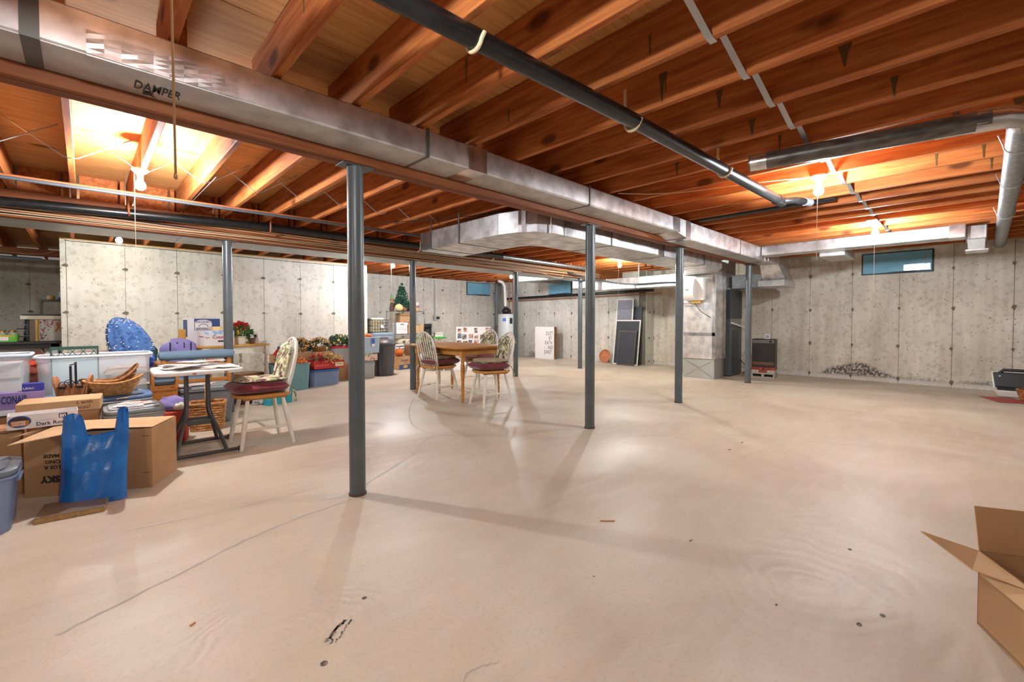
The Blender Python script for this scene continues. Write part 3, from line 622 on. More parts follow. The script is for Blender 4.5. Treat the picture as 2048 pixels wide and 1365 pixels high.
# ---------------------------------------------------------------- furnace group
SLATE = mat('furnace_slate', '3f474a', .45, .2); LGREY = mat('furnace_grey', '5a6160', .45, .3); BOOT = mat('boot_metal', 'b9bdb8', .4, .6)
t = thing('furnace_plenum', 'tall foil-wrapped furnace plenum standing on a sheet metal base', 'plenum', (8.32, 3.545, 0))
part('sheet_metal_base', B().box(0, -.29, 0, .44, .29, .36), BOOT, t, bevel=.006)
part('cross_crease', B().tube([(-.002, .27, .34), (-.008, 0, .20), (-.002, -.27, .34)], .004, 4).tube([(-.002, .27, .02), (-.006, 0, .19), (-.002, -.27, .02)], .003, 4), GALV, t)
part('insulated_body', B().box(-.012, -.305, .362, .50, .30, 1.948), FOILP, t, bevel=.012)
part('foil_tape', B().box(-.0145, -.30, .80, -.0115, .295, .86).box(-.0145, -.306, .37, -.0105, -.25, 1.94), TAPE, t)
part('rib', B().box(-.016, -.25, 1.3, -.012, -.10, 1.42), TAPE, t)
part('plenum_top', B().box(-.004, -.30, 1.9495, .49, .295, 2.19), FOILB, t)
t = thing('humidifier', 'white bow-fronted humidifier on the foil plenum', 'humidifier', (8.308, 3.6, 1.46))
part('housing', B().box(-.10, -.19, 0, -.003, .19, .42), WHITE, t, bevel=.02, seg=2)
b = B(); n = 10
pts = [(-.10 - .085 * math.sin(PI * (i / n) ** .8 * .92 + .08), .01 + .40 * i / n) for i in range(n + 1)]
b.prism([(-.10, .01)] + pts + [(-.10, .41)], -.02, .18, Matrix(((1, 0, 0, 0), (0, 0, 1, 0), (0, 1, 0, 0), (0, 0, 0, 1))))
part('front_cover', b, WHITE, t, smooth=30); part('badge', B().lathe([(.03, 0), (.03, .003)], seg=16, M=Matrix.Translation((-.186, .09, .2)) @ Matrix.Rotation(R(-90), 4, 'Y') @ Matrix.Diagonal((.6, 1.2, 1, 1))), mat('badge_grey', '8d9295', .4), t)
part('valve', B().box(-.08, -.12, -.05, -.03, .05, -.002), mat('yellow_valve', 'b8902f', .5), t); part('feed_tube', B().tube([(-.05, .25, -.05), (-.05, .05, -.045)], .006, 8), COPPER, t)
part('drain_cord', B().tube(spline([(-.05, 0, -.05), (-.06, -.12, -.2), (-.03, -.25, -.30), (.08, -.31, -.36)]), .006, 6), BLACK, t)
t = thing('furnace', 'dark slate furnace cabinet beside the foil plenum', 'furnace', (9.25, 3.47, 0))
part('lower_cabinet', B().box(-.31, -.27, .02, .30, .28, .98), LGREY, t, bevel=.006); part('base_pan', B().box(-.29, -.25, 0, .28, .26, .02), BLACK, t)
part('middle_band', B().box(-.30, -.26, .981, .29, .27, 1.12), GALV, t); part('coil_cabinet', B().box(-.31, -.27, 1.121, .30, .28, 1.68), SLATE, t, bevel=.006)
part('top_collar', B().box(-.29, -.25, 1.681, .27, .26, 1.72), BOOT, t); part('outlet_duct', B().box(-.24, -.2, 1.721, .12, .22, 2.27), DUCTG, t)
part('condensate_pipe', B().tube([(-.34, -.30, 1.04), (.36, -.31, .94), (.40, -.31, .90)], .018, 10), WHITE, t, smooth=40)
part('side_panel', B().box(-.20, -.276, .06, .1, -.271, .9), SLATE, t); part('power_cord', B().tube(spline([(.2, -.28, .3), (.38, -.35, .12), (.3, -.3, .02)]), .008, 6), BLACK, t)
# dehumidifier on blocks
rz = R(22)
M_ = Matrix.Rotation(rz, 4, 'Z')
DKB = mat('dehumidifier_brown', '2b201b', .45); GRILL = mat('grille_dark', '1c1512', .5)
t = thing('dehumidifier', 'dark brown dehumidifier standing on bricks near the furnace', 'dehumidifier', (9.33, 2.72, .205), R(8))
part('cabinet', B().box(-.12, -.19, 0, .2, .19, .53), DKB, t, bevel=.008)
part('front_grille', B().box(-.128, -.175, .08, -.1205, .175, .44), GRILL, t)
for i in range(9): part('slat', B().box(-.136, -.17, .10 + i * .037, -.1285, .17, .115 + i * .037), DKB, t)
part('control_panel', B().box(-.126, -.18, .455, -.1205, .18, .515), mat('panel_grey', '62605c', .4), t); part('dial', B().lathe([(.022, 0), (.018, .015)], seg=14, M=Matrix.Translation((-.127, -.12, .485)) @ Matrix.Rotation(R(-90), 4, 'Y')), BLACK, t)
part('wood_band', B().box(-.13, -.175, .045, -.121, .175, .095), mat('amber_trim', '6b4527', .5), t)
t2 = thing('concrete_block', 'grey hollow concrete block under the dark dehumidifier', 'block', (9.33, 2.72, 0), R(8))
part('block_body', B().box(-.16, -.20, 0, .2, .20, .025).box(-.16, -.20, .075, .2, .20, .10).box(-.16, -.20, .025, .2, -.17, .075).box(-.16, -.02, .025, .2, .02, .075).box(-.16, .17, .025, .2, .20, .075).box(.12, -.17, .025, .2, .17, .075), mat('cinder', 'a9a49a', .95, bump=.3), t2)
BRK = mat('brick_red', '9c4f38', .9, c2='7c3b2a', sc_=20.); BRW = mat('brick_pale', 'c9bfb0', .9, c2='a8998a', sc_=20.)
for i, (y, z, m, nm) in enumerate([(-.13, .1005, BRW, 'pale brick at the right end under the dehumidifier'), (.0, .1005, BRK, 'red brick in the middle under the dehumidifier'), (.13, .1005, BRW, 'pale brick at the left end under the dehumidifier')]):
    p = Vector((9.33, 2.72, z)) + Matrix.Rotation(R(8), 3, 'Z') @ Vector((0, y, 0))
    solo('brick', B().box(-.15, -.062, 0, .18, .062, .05), m, nm, 'brick', p, R(8), bevel=.003)
for y, lb in ((-.10, 'flat red brick directly beneath the dehumidifier, right side'), (.10, 'flat red brick directly beneath the dehumidifier, left side')):
    p = Vector((9.33, 2.72, .1508)) + Matrix.Rotation(R(8), 3, 'Z') @ Vector((0, y, 0))
    solo('brick', B().box(-.14, -.095, 0, .18, .095, .0535), BRK, lb, 'brick', p, R(8), bevel=.003)
t = thing('small_frame', 'small white-edged square card standing on the dehumidifier', 'picture frame', (9.30, 2.66, .736), R(8))
part('frame_border', B().box(-.006, -.04, 0, .006, .04, .085), WHITE, t); part('picture', B().box(-.008, -.03, .01, -.0065, .03, .075), mat('card_mauve', '9c8e93', .6), t)
part('stand_foot', B().box(-.02, -.03, 0, .05, .03, .004), WHITE, t)

# ---------------------------------------------------------------- water heater corner
t = thing('water_heater', 'pale grey cylindrical water heater in the far corner', 'water heater', (9.12, 9.66, 0))
part('tank', B().lathe([(.25, 0), (.27, .02), (.27, 1.24), (.25, 1.27), (.02, 1.275)], seg=32), mat('heater_grey', 'c9cccb', .35), t, smooth=40)
part('blower', B().blob((-.04, -.02, 1.36), (.15, .13, .10), .15, 3, 2, 16, 10), BLACK, t, smooth=60); part('blower_base', B().lathe([(.14, 1.271), (.12, 1.32)], seg=18), BLACK, t, smooth=40)
part('flue_collar', B().lathe([(.05, 1.42), (.05, 1.50)], (-.06, 0, 0), 16), BLACK, t, smooth=40)
part('flue_pipe', B().tube([(-.06, 0, 1.48), (-.08, 0, 1.9), (-.10, 0, 2.12), (-.16, .02, 2.22), (-.3, .05, 2.25)], .042, 16), WHITE, t, smooth=40)
for dx in (-.02, .12): part('supply_pipe', B().tube([(dx, -.12, 1.27), (dx, -.12, 2.28)], .013, 10), COPPER, t, smooth=40)
def on_tank(a, z, w_, h_, m, name, lab=None):
    return part(name, B().box(-w_ / 2, -.003, -h_ / 2, w_ / 2, .0, h_ / 2, Matrix.Rotation(a, 4, 'Z') @ Matrix.Translation((0, -.271, z))), m, t, **({'label': lab} if lab else {}))
a_ = R(-43)
on_tank(a_ - .3, 1.10, .10, .09, mat('sticker_blue', '4d7fc0', .5), 'sticker', 'blue sticker'); on_tank(a_ + .45, 1.07, .09, .17, mat('sticker_dark', '27282b', .5), 'rating_plate'); on_tank(a_ + .25, .5, .15, .35, WHITE, 'paper_label'); on_tank(a_ + .25, .65, .12, .03, mat('sticker_red', 'c04a42', .5), 'label_stripe')
on_tank(a_ + .25, .42, .08, .04, mat('sticker_yellow', 'd8c23c', .5), 'caution_mark')
on_tank(a_ + .3, .15, .18, .16, GREYP, 'burner_door')
for i, (x, y) in enumerate([(9.46, 10.55), (9.60, 10.55)]):
    solo('vent_riser', B().cyl((0, 0, .02), (0, 0, 2.27), .03, 14), GREYP, ['thin grey riser pipe left in the water heater corner', 'thin grey riser pipe nearer the water heater'][i], 'pipe', (x, y, 0), smooth=40)
t = thing('wall_outlet', 'grey outlet box with plug on the far wall', 'outlet', (7.25, 10.68, 1.16))
part('box', B().box(-.06, -.06, -.07, .04, -.002, .08), mat('outlet_grey', 'b5b6b5', .4), t, bevel=.004); part('plug', B().box(-.01, -.10, -.04, .08, -.061, .03), BLACK, t, bevel=.006); part('conduit', B().cyl((-.02, -.02, .08), (-.02, -.02, 1.08), .012, 10), GALV, t, smooth=40)
solo('floor_patch_block', B().box(-.12, -.1, 0, .12, .1, .14), mat('cement_block', 'b5b1a8', .95, bump=.3), 'low grey cement lump at the foot of the back wall', 'block', (9.60, 9.2, 0), bevel=.02, seg=2)

# ---------------------------------------------------------------- against the back wall
t = thing('lettered_carton', 'flat white carton printed with black capital letters', 'carton', (9.30, 8.31, 0), math.atan2(8.0 - 8.634, 9.30 - 9.212))
CARD = mat('cardboard', 'b78f66', .8, c2='a98058', sc_=3., bump=.05, orand=.08); CARDD = mat('cardboard_dark', '946540', .8, c2='84583a', sc_=4.); CARDP = mat('cardboard_pale', 'cdaa80', .8, c2='bf9a6e', sc_=3.)
part('body', B().box(-.32, 0, 0, .32, .14, .90), CARDD, t, bevel=.003); part('front_sheet', B().box(-.322, -.004, .002, .318, -.0005, .902), mat('print_white', 'e9e6e3', .6), t)
INK = mat('ink_black', '1d1c1d', .6)
for i, (s, dx) in enumerate([('DUET', .05), ('BY', .145), ('KATH', .017), ('AND', .11), ('JEANET', -.013)]):
    text(s, .150, INK, t, (dx, -.0045, .668 - i * .130), (1, 0, 0), (0, 0, 1), sx=(.50, .50, .53, .46, .42)[i], bold=.001, sp=1.28)
part('pencil_mark', B().box(-.02, -.0055, .56, .02, -.0045, .575, Matrix.Translation((0, 0, .3)) @ Matrix.Rotation(R(45), 4, 'Y') @ Matrix.Translation((0, 0, -.55))), mat('ochre_print', 'c9a24f', .6), t)
part('side_print', B().box(.3205, .03, .1, .3215, .06, .7), mat('print_brown', '6e4a2e', .8), t)
t = thing('terracotta_saucer', 'round terracotta saucer leaning on the back wall', 'plant saucer', (9.60, 6.48, 0))
part('dish', B().lathe([(.02, .0), (.14, .0), (.17, .045), (.158, .045), (.132, .014), (.02, .012)], seg=28, M=Matrix.Translation((0, 0, .168)) @ Matrix.Rotation(R(-78), 4, 'Y')), mat('terracotta', 'bf7a52', .8, c2='a9663f', sc_=8.), t, smooth=35)
MESHM = mat('screen_mesh', '3b3e44', .6, .2, c2='2f3237', sc_=40.); MESHL = mat('screen_mesh_light', '7c7c84', .5, .2, c2='67676f', sc_=30.); SFW = mat('screen_frame_white', 'dedad2', .5); SFB = mat('screen_frame_bronze', '574a42', .45, .3); SFD = mat('screen_frame_dark', '3a3a3b', .5)
def screen(label, x, y0, y1, h, lean, mf, mm, bar=None, z=0.003):
    wd = y0 - y1; t = thing('window_screen', label, 'screen', (x, (y0 + y1) / 2, z), R(-90), 'window screens leaning on the back wall')
    Mx = Matrix.Rotation(-lean, 4, 'X'); fw = .028
    b = B()
    for (a0, b0, a1, b1) in ((-wd / 2, 0, -wd / 2 + fw, h), (wd / 2 - fw, 0, wd / 2, h), (-wd / 2 + fw, 0, wd / 2 - fw, fw), (-wd / 2 + fw, h - fw, wd / 2 - fw, h)): b.box(a0, -.018, b0, a1, 0, b1, Mx)
    part('screen_frame', b, mf, t); part('screen_netting', B().box(-wd / 2 + fw, -.011, fw, wd / 2 - fw, -.007, h - fw, Mx), mm, t)
    if bar: part('crossbar', B().box(-wd / 2 + fw, -.02, h * bar, wd / 2 - fw, .0, h * bar + .025, Mx), mf, t)
    return t
screen('tall dark screen at the back of the leaning stack', 9.60, 5.98, 5.50, 1.42, R(3.5), SFD, MESHM)
screen('tallest white-framed window screen with pale upper netting', 9.50, 6.17, 5.70, 1.62, R(5.5), SFW, MESHL, .62)
screen('wide white-framed window screen across the stack', 9.42, 6.15, 5.46, 1.10, R(8), SFW, MESHM)
screen('short bronze-framed screen at the front of the stack', 9.36, 6.0, 5.52, .84, R(9), SFB, MESHM)

# ---------------------------------------------------------------- right edge: contact grill, basket, papers, open carton
t = thing('contact_grill', 'black and white folding contact grill standing open by the right wall', 'grill', (9.55, -.52, 0), R(-90))
part('base_tray', B().frustum(-.22, -.20, .22, .12, .005, -.27, -.25, .27, .15, .10), WHITE, t, bevel=.02, seg=2)
part('lower_plate', B().box(-.23, -.2, .101, .23, .11, .125), BLACK, t)
part('lid', B().hull8([(-.24, .11, .08), (.24, .11, .08), (.24, .17, .08), (-.24, .17, .08), (-.27, .17, .32), (.27, .17, .32), (.27, .22, .32), (-.27, .22, .32)]), mat('grill_lid', '2a2c30', .4), t, bevel=.012, seg=2)
part('lid_rim', B().hull8([(-.26, .172, .07), (.26, .172, .07), (.26, .19, .07), (-.26, .19, .07), (-.285, .222, .325), (.285, .222, .325), (.285, .235, .325), (-.285, .235, .325)]), WHITE, t, bevel=.004)
part('handle', B().tube([(-.2, .19, .31), (-.16, .19, .36), (.16, .19, .36), (.2, .19, .31)], .022, 10), BLACK, t, smooth=40)
part('lamp_dot', B().lathe([(.014, 0), (.014, .006)], seg=10, M=Matrix.Translation((-.2, .155, .27)) @ Matrix.Rotation(R(90), 4, 'X')), STEEL, t)
WICK = mat('wicker', 'd0a068', .7, c2='a97640', sc_=40., orand=.1); WICKD = mat('wicker_dark', 'a8703c', .7, c2='7c4c24', sc_=40.)
def loop(w_, d_, rc, z, n=40, sq=4.):
    out = []
    for i in range(n):
        a = 2 * PI * i / n; c, s_ = math.cos(a), math.sin(a)
        out.append((w_ / 2 * math.copysign(abs(c) ** (2 / sq), c), d_ / 2 * math.copysign(abs(s_) ** (2 / sq), s_), z))
    return out
def woven(t, w0, d0, w1, d1, h, rows, m, n=40, sq=4., zf=None, rr=None):
    """woven sides: wavy strands row over row, closed by rim and floor"""
    rr = rr or h / rows * .56
    b = B()
    for k in range(rows):
        f = (k + .5) / rows; zz = h * f
        P = loop(w0 + (w1 - w0) * f, d0 + (d1 - d0) * f, 0, 0, n, sq); out = []
        for i, (x, y, z) in enumerate(P):
            L = math.hypot(x, y); s_ = .004 * (1 if (i + k) % 2 else -1)
            out.append((x * (1 + s_ / L), y * (1 + s_ / L), zz * (1 if zf is None else zf(x / w1 * 2, y / d1 * 2))))
        b.tube(out, rr, 5, closed=True)
    part('woven_side', b, m, t, smooth=60)
    P = loop(w1, d1, 0, 0, n, sq)
    part('rim', B().tube([(x, y, h * (1 if zf is None else zf(x / w1 * 2, y / d1 * 2))) for x, y, z in P], rr * 1.25, 7, closed=True), m, t, smooth=60)
    b = B()
    for i in range(0, n, 2):
        x0, y0, _ = loop(w0, d0, 0, 0, n, sq)[i]; x1, y1, _ = P[i]
        b.tube([(x0, y0, 0.004), (x1, y1, h * (1 if zf is None else zf(x1 / w1 * 2, y1 / d1 * 2)))], rr * .6, 4)
    part('stakes', b, m, t)
    part('basket_floor', B().prism([(x * .98, y * .98) for x, y, z in loop(w0, d0, 0, 0, n, sq)], .001, .012), m, t)
t = thing('wicker_basket', 'small dark wicker basket with hoop handle by the contact grill', 'basket', (9.13, -.60, .012))
woven(t, .20, .20, .30, .28, .14, 8, WICKD, 26, 2.4); part('handle', B().tube([(-.15, 0, .13)] + [(.15 * math.cos(a), 0, .13 + .19 * math.sin(a)) for a in [R(d) for d in range(165, 14, -15)]] + [(.15, 0, .13)], .011, 8), WICKD, t, smooth=40)
t = thing('red_folder', 'red folder lying flat before the contact grill', 'folder', (9.0, -.35, 0), R(20)); part('cover', B().box(-.24, -.17, .006, .24, .17, .010), mat('red_card', 'a5423c', .6), t); part('pages', B().box(-.22, -.16, 0, .22, .16, .006), mat('paper', 'e2ded6', .7), t)

d_ = Vector((-.9, -.44, 0)).normalized(); n_ = Vector((.44, -.9, 0)).normalized()
t = thing('open_carton', 'open brown cardboard carton with spread flaps at the lower right edge', 'carton', (2.15, -.30, 0))
P0 = Vector((2.304, -.036, 0)); hB = .268; L_, W_ = .62, .42; up = Vector((0, 0, 1))
def quad(a, b_, c, e, th=.005): return B().sheet([a, b_, c, e], th)
part('front_panel', quad(P0, P0 + d_ * L_, P0 + d_ * L_ + up * hB, P0 + up * hB), CARD, t, world=True)
part('end_panel', quad(P0 + n_ * W_, P0, P0 + up * hB, P0 + n_ * W_ + up * hB), CARD, t, world=True)
part('end_panel', quad(P0 + d_ * L_, P0 + d_ * L_ + n_ * W_, P0 + d_ * L_ + n_ * W_ + up * hB, P0 + d_ * L_ + up * hB), CARD, t, world=True)
part('back_panel', quad(P0 + n_ * W_ + d_ * L_, P0 + n_ * W_, P0 + n_ * W_ + up * hB, P0 + n_ * W_ + d_ * L_ + up * hB), CARD, t, world=True)
part('floor_panel', quad(P0 + up * .006, P0 + n_ * W_ + up * .006, P0 + n_ * W_ + d_ * L_ + up * .006, P0 + d_ * L_ + up * .006), CARD, t, world=True)
T0 = P0 + up * hB; of = Vector((-.07, .150, .043))
part('front_flap', B().sheet([T0, T0 + of, Vector((2.172, -.021, .246)), Vector((2.10, -.138, .264)), T0 + d_ * .25], .004), CARDP, t, world=True)
o2 = Vector((-.02, .036, -.045))
part('lower_flap', quad(T0 + d_ * .06 - up * .008, T0 + d_ * .09 + o2, T0 + d_ * L_ + o2, T0 + d_ * L_ - up * .008), CARDP, t, world=True)
kf = Vector((.03, .014, .150))
part('end_flap', quad(T0 + n_ * W_, T0, T0 + kf, T0 + n_ * W_ + kf), CARD, t, world=True)
part('back_flap', quad(T0 + n_ * W_ + d_ * L_, T0 + n_ * W_, T0 + n_ * (W_ + .1) + up * -.08, T0 + n_ * (W_ + .1) + d_ * L_ - up * .08), CARD, t, world=True)
for (x, y, rz, lb) in ((2.034, 1.356, -.9, 'thin wood splinter lying on the bare floor beyond the nearest post'), (.261, 1.929, 2.4, 'small brown wood chip on the floor near the lower left')):
    solo('wood_splinter', B().box(-.04 if rz < 0 else -.01, -.003, 0, .04 if rz < 0 else .01, .003, .004), wood('splinter', 'c98d5c', 'a8683a', 0), lb, 'splinter', (x, y, .0005), R(-45) if rz < 0 else .6)
# ---------------------------------------------------------------- dining set
CHW = mat('chair_white', 'ece7dc', .45, c2='e0d9ca', sc_=9.); OAK = wood('honey_oak', 'c98f4d', 'b2742f', 0, 3., .35, orand=.05, stretch=10.); REDC = mat('red_velvet', '7c1a28', .75, c2='64111f', sc_=14., sheen=.3)
GRAPE = floral('grape_print', 'd8cdb4', [('8a965f', .50, .54), ('5d6e3d', .56, .60), ('6a3a48', .55, .59)], 15.); TAN = mat('pad_tan', 'b7a48a', .9, c2='a5927a', sc_=20.)
def chair(label, loc, rz, flip):
    t = thing('dining_chair', label, 'chair', loc, rz, 'bow-back dining chairs')
    for sx in (-1, 1):
        for sy in (-1, 1):
            a = Vector((sx * .205 - .0, sy * .205, .0)); b_ = Vector((sx * .135, sy * .13, .428)); P = [a.lerp(b_, f) for f in (0, .12, .35, .6, .85, 1)]
            part('leg', B().tube(P, [.0135, .016, .019, .020, .017, .014], 10), CHW, t, smooth=40)
    for sy in (-1, 1): part('stretcher', B().tube([(-.178, sy * .178, .16), (0, sy * .178, .165), (.178, sy * .178, .16)], [.009, .013, .009], 8), CHW, t, smooth=40)
    part('stretcher', B().tube([(0, -.172, .165), (0, 0, .165), (0, .172, .165)], [.009, .012, .009], 8), CHW, t, smooth=40)
    part('seat', B().prism([(x, y) for x, y, z in loop(.45, .44, 0, 0, 32, 3.)], .428, .458), OAK, t, bevel=.008, seg=2)
    for sy in (-1, 1): part('seat_cleat', B().box(-.17, sy * .13 - .02, .41, .17, sy * .13 + .02, .427), OAK, t)
    def bx(z): return .165 + (z - .458) * .24
    bow = [(bx(.458), -.165, .458), (bx(.6), -.182, .6), (bx(.72), -.178, .72)] + [(bx(.74 + .19 * math.sin(a)), .172 * -math.cos(a), .74 + .19 * math.sin(a)) for a in [R(d) for d in range(10, 171, 16)]] + [(bx(.72), .178, .72), (bx(.6), .182, .6), (bx(.458), .165, .458)]
    part('bow', B().tube(bow, .0125, 10, flat=1.25), CHW, t, smooth=40)
    for i in range(7):
        y = -.125 + i * .0417; yt = y * 1.12; zt_ = .74 + .19 * math.sqrt(max(0, 1 - (yt / .172) ** 2)) - .006
        part('spindle', B().tube([(bx(.458) - .012, y, .457), (bx(.65) - .004, y * 1.06, .65), (bx(zt_), yt, zt_)], [.0075, .0095, .0065], 8), CHW, t, smooth=40)
    tf = [(a, b_) for a in (-.45, .45) for b_ in (-.45, .45)] + [(0, 0)]
    part('red_cushion', B().pillow(.46, .44, .11, (-.035, 0, .512), 18, 4., tf, sq=.25), REDC, t, smooth=60, weld=True)
    part('seat_pad', B().pillow(.42, .40, .055 if flip else .035, (-.01, 0, .575), 14, 5., sq=.5), TAN if flip else GRAPE, t, smooth=60, weld=True)
    if flip: part('pad_underside', B().pillow(.425, .405, .02, (-.01, 0, .561), 12, 8., sq=.5), GRAPE, t, smooth=60, weld=True)
    Mb = Matrix.Translation((bx(.70) - .05, 0, .70)) @ Matrix.Rotation(R(90 + 13.5), 4, 'Y')
    part('back_pad', B().pillow(.40, .30, .05, (0, 0, 0), 14, 5., M=Mb, sq=.55), GRAPE, t, smooth=60, weld=True)
    for sy in (-1, 1):
        part('tie_ribbon', B().tube(spline([(.19, sy * .165, .52), (.21, sy * .20, .47), (.225, sy * .215, .42), (.23, sy * .20, .37)], 4), .006, 5).tube(spline([(.19, sy * .165, .52), (.23, sy * .17, .46), (.24, sy * .16, .40)], 4), .006, 5), GRAPE, t)
        part('tie_ribbon', B().tube(spline([(bx(.88), sy * .125, .875), (bx(.86) + .02, sy * .14, .84), (bx(.86) + .03, sy * .15, .79)], 4), .006, 5), GRAPE, t)
    return t
chair('white bow-back chair with red cushion drawn up to the tray table', (1.124, 4.40, 0), 0, False)
chair('white bow-back chair at the left end of the dining table, seen from behind', (3.62, 5.26, 0), R(188), True)
chair('white bow-back chair at the near right of the dining table', (3.77, 4.30, 0), R(-14), True)
chair('white bow-back chair tucked behind the dining table', (4.62, 5.55, 0), R(6), True)
t = thing('dining_table', 'honey oak dining table with turned legs between white chairs', 'table', (3.89, 5.185, 0))
cw, cl, ch = .44, .665, .10
part('table_top', B().prism([(-cw, -cl + ch), (-cw + ch, -cl), (cw - ch, -cl), (cw, -cl + ch), (cw, cl - ch), (cw - ch, cl), (-cw + ch, cl), (-cw, cl - ch)], .715, .742), OAK, t, bevel=.008, seg=2)
for sx in (-1, 1): part('apron', B().box(sx * .32 - .01, -.50, .625, sx * .32 + .01, .50, .7145), OAK, t)
for sy in (-1, 1): part('apron', B().box(-.28, sy * .54 - .01, .625, .28, sy * .54 + .01, .7145), OAK, t)
TP = [(.016, 0), (.020, .06), (.024, .16), (.019, .19), (.026, .21), (.019, .23), (.023, .32), (.029, .42), (.030, .48), (.020, .53), (.028, .55), (.020, .575), (.03, .60)]
for sx in (-1, 1):
    for sy in (-1, 1):
        part('leg', B().lathe(TP, (sx * .315, sy * .545, 0), 14).cbox((sx * .315, sy * .545, .657), (.06, .06, .114)), OAK, t, smooth=35)
# folding side table and photo boards behind the dining table
t = thing('folding_side_table', 'small folding table with a green rim behind the dining set', 'table', (5.35, 8.05, 0), R(-20))
part('table_top', B().prism([(x, y) for x, y, z in loop(.62, .42, 0, 0, 28, 6.)], .70, .735), mat('green_plastic', '5fae4e', .5), t, bevel=.006)
for sx in (-1, 1): part('leg', B().tube([(sx * .24, -.18, 0), (sx * .2, .16, .70)], .012, 8).tube([(sx * .24, .18, 0), (sx * .2, -.16, .70)], .012, 8), WHITE, t, smooth=40)
t = thing('coffee_maker', 'black coffee maker on the green-rimmed folding table', 'coffee maker', (5.27, 8.05, .736), R(-30))
part('housing', B().box(-.08, -.09, 0, .08, .09, .03).box(-.08, .02, .03, .08, .09, .24).box(-.08, -.09, .20, .08, .09, .28), BLACK, t, bevel=.012, seg=2); part('carafe', B().lathe([(.05, .031), (.058, .08), (.045, .14), (.03, .16)], (0, -.035, 0), 14), mat('smoked_glass', '2b2422', .1, coat=.5), t, smooth=40)
t = thing('white_carton', 'low white box on the green-rimmed folding table', 'box', (5.50, 7.99, .736), R(-20)); part('body', B().box(-.09, -.07, 0, .09, .07, .06), WHITE, t, bevel=.004); part('lid', B().box(-.094, -.074, .0605, .094, .074, .09), mat('print_white2', 'dcd6d0', .5), t, bevel=.004)
pp = [mat('photo_%d' % i, c, .35, c2=c3, sc_=22., lo=.45, hi=.55) for i, (c, c3) in enumerate([('b98a6b', '53392f'), ('7f8a9c', '2d3340'), ('c9b49a', '8b5a4c'), ('8a4b4b', 'd6b8a4'), ('a6a29b', '45423f')])]
for i, (lab, x0, y0, x1, y1, h, lean) in enumerate([('white display board pinned with photographs behind the dining table', 6.03, 8.08, 6.62, 7.55, .95, 8), ('white display board fallen low before the photo board', 5.72, 7.80, 6.10, 7.40, .62, 24)]):
    L = math.hypot(x1 - x0, y1 - y0); t = thing('display_board', lab, 'board', ((x0 + x1) / 2, (y0 + y1) / 2, 0), math.atan2(y1 - y0, x1 - x0)); Mx = Matrix.Rotation(R(-lean), 4, 'X')
    part('board_panel', B().box(-L / 2, 0, .002, L / 2, .006, h, Mx), mat('foam_board', 'e8e5e1', .6), t)
    part('prop', B().box(-L / 2 + .1, .012, .002, L / 2 - .1, .018, h * .5, Matrix.Translation((0, h * math.sin(R(lean)) * .95, 0)) @ Matrix.Rotation(R(lean), 4, 'X')), CARD, t)
    r = random.Random(i)
    for a in range(6):
        for c in range(3):
            if r.random() < .15: continue
            px_ = -L / 2 + .07 + a * (L - .14) / 5 + r.uniform(-.015, .015); pz_ = h - .09 - c * .14 + r.uniform(-.02, .02); a_, b_ = r.uniform(.035, .06), r.uniform(.035, .06)
            part('photograph', B().box(px_ - a_, -.003, pz_ - b_, px_ + a_, -.0005, pz_ + b_, Mx), pp[r.randrange(5)], t)

# ---------------------------------------------------------------- tray table with papers
t = thing('tray_table', 'white plastic folding tray table on grey steel legs, covered in papers', 'table', (.67, 4.51, 0), R(-2))
GUN = mat('gunmetal', '565656', .4, .4)
part('table_top', B().prism([(x, y) for x, y, z in loop(.60, .62, 0, 0, 40, 7.)], .665, .697), WHITE, t, bevel=.010, seg=2)
for s_ in (-1, 1):
    part('foot_bar', B().cyl((-.27, s_ * .245, .02), (.25, s_ * .245, .02), .014, 12), GUN, t, smooth=40)
    for e in (-.285, .25): part('foot_cap', B().cyl((e, s_ * .245, .021), (e + .035, s_ * .245, .021), .021, 12), BLACK, t, smooth=40)
    for x in (-1, 1):
        part('leg_tube', B().tube(spline([(x * .075, s_ * .02, .664), (x * .075, s_ * .03, .45), (x * .08, s_ * .05, .33), (x * .12, s_ * .13, .2), (x * .17, s_ * .245, .02)], 6), .0145, 10), GUN, t, smooth=40)
part('cross_plate', B().box(-.08, -.09, .23, .08, -.075, .27), GUN, t); part('cross_plate', B().box(-.1, .10, .22, .1, .11, .26), GUN, t)
for x in (-.05, .16): part('latch', B().box(x - .012, -.315, .672, x + .012, -.295, .684), mat('latch_orange', 'b5652f', .5), t)
PAP = [mat('paper_%d' % i, a, .6, c2=b_, sc_=sc2, st=(1, 9, 1), lo=.5, hi=.56) for i, (a, b_, sc2) in enumerate([('ece8e2', 'c9c2ba', 12.), ('e6dcc4', 'b9a98a', 10.), ('efecea', 'c28d88', 9.), ('ded9d6', '7c7f8c', 14.), ('e9d9d2', 'b35c58', 7.), ('c7cfd8', '7f94b0', 8.)])]
r = random.Random(5)
def papers(n, cx, cy, z, sx, sy, label, group, rot=.5, sz=(.14, .11)):
    zz = z
    for i in range(n):
        w_, d2 = r.uniform(.7, 1.15) * sz[0], r.uniform(.7, 1.15) * sz[1]; tl = r.uniform(.0008, .0026)
        solo('paper_sheet', B().box(-w_ / 2, -d2 / 2, 0, w_ / 2, d2 / 2, tl), PAP[r.randrange(6)], label, 'paper', (cx + r.uniform(-sx, sx), cy + r.uniform(-sy, sy), zz), r.uniform(-rot, rot), group); zz += tl + .0003
papers(20, .67, 4.52, .698, .19, .20, 'letter or envelope in the heap of mail on the white tray table', 'mail on the tray table', .8, (.20, .13))

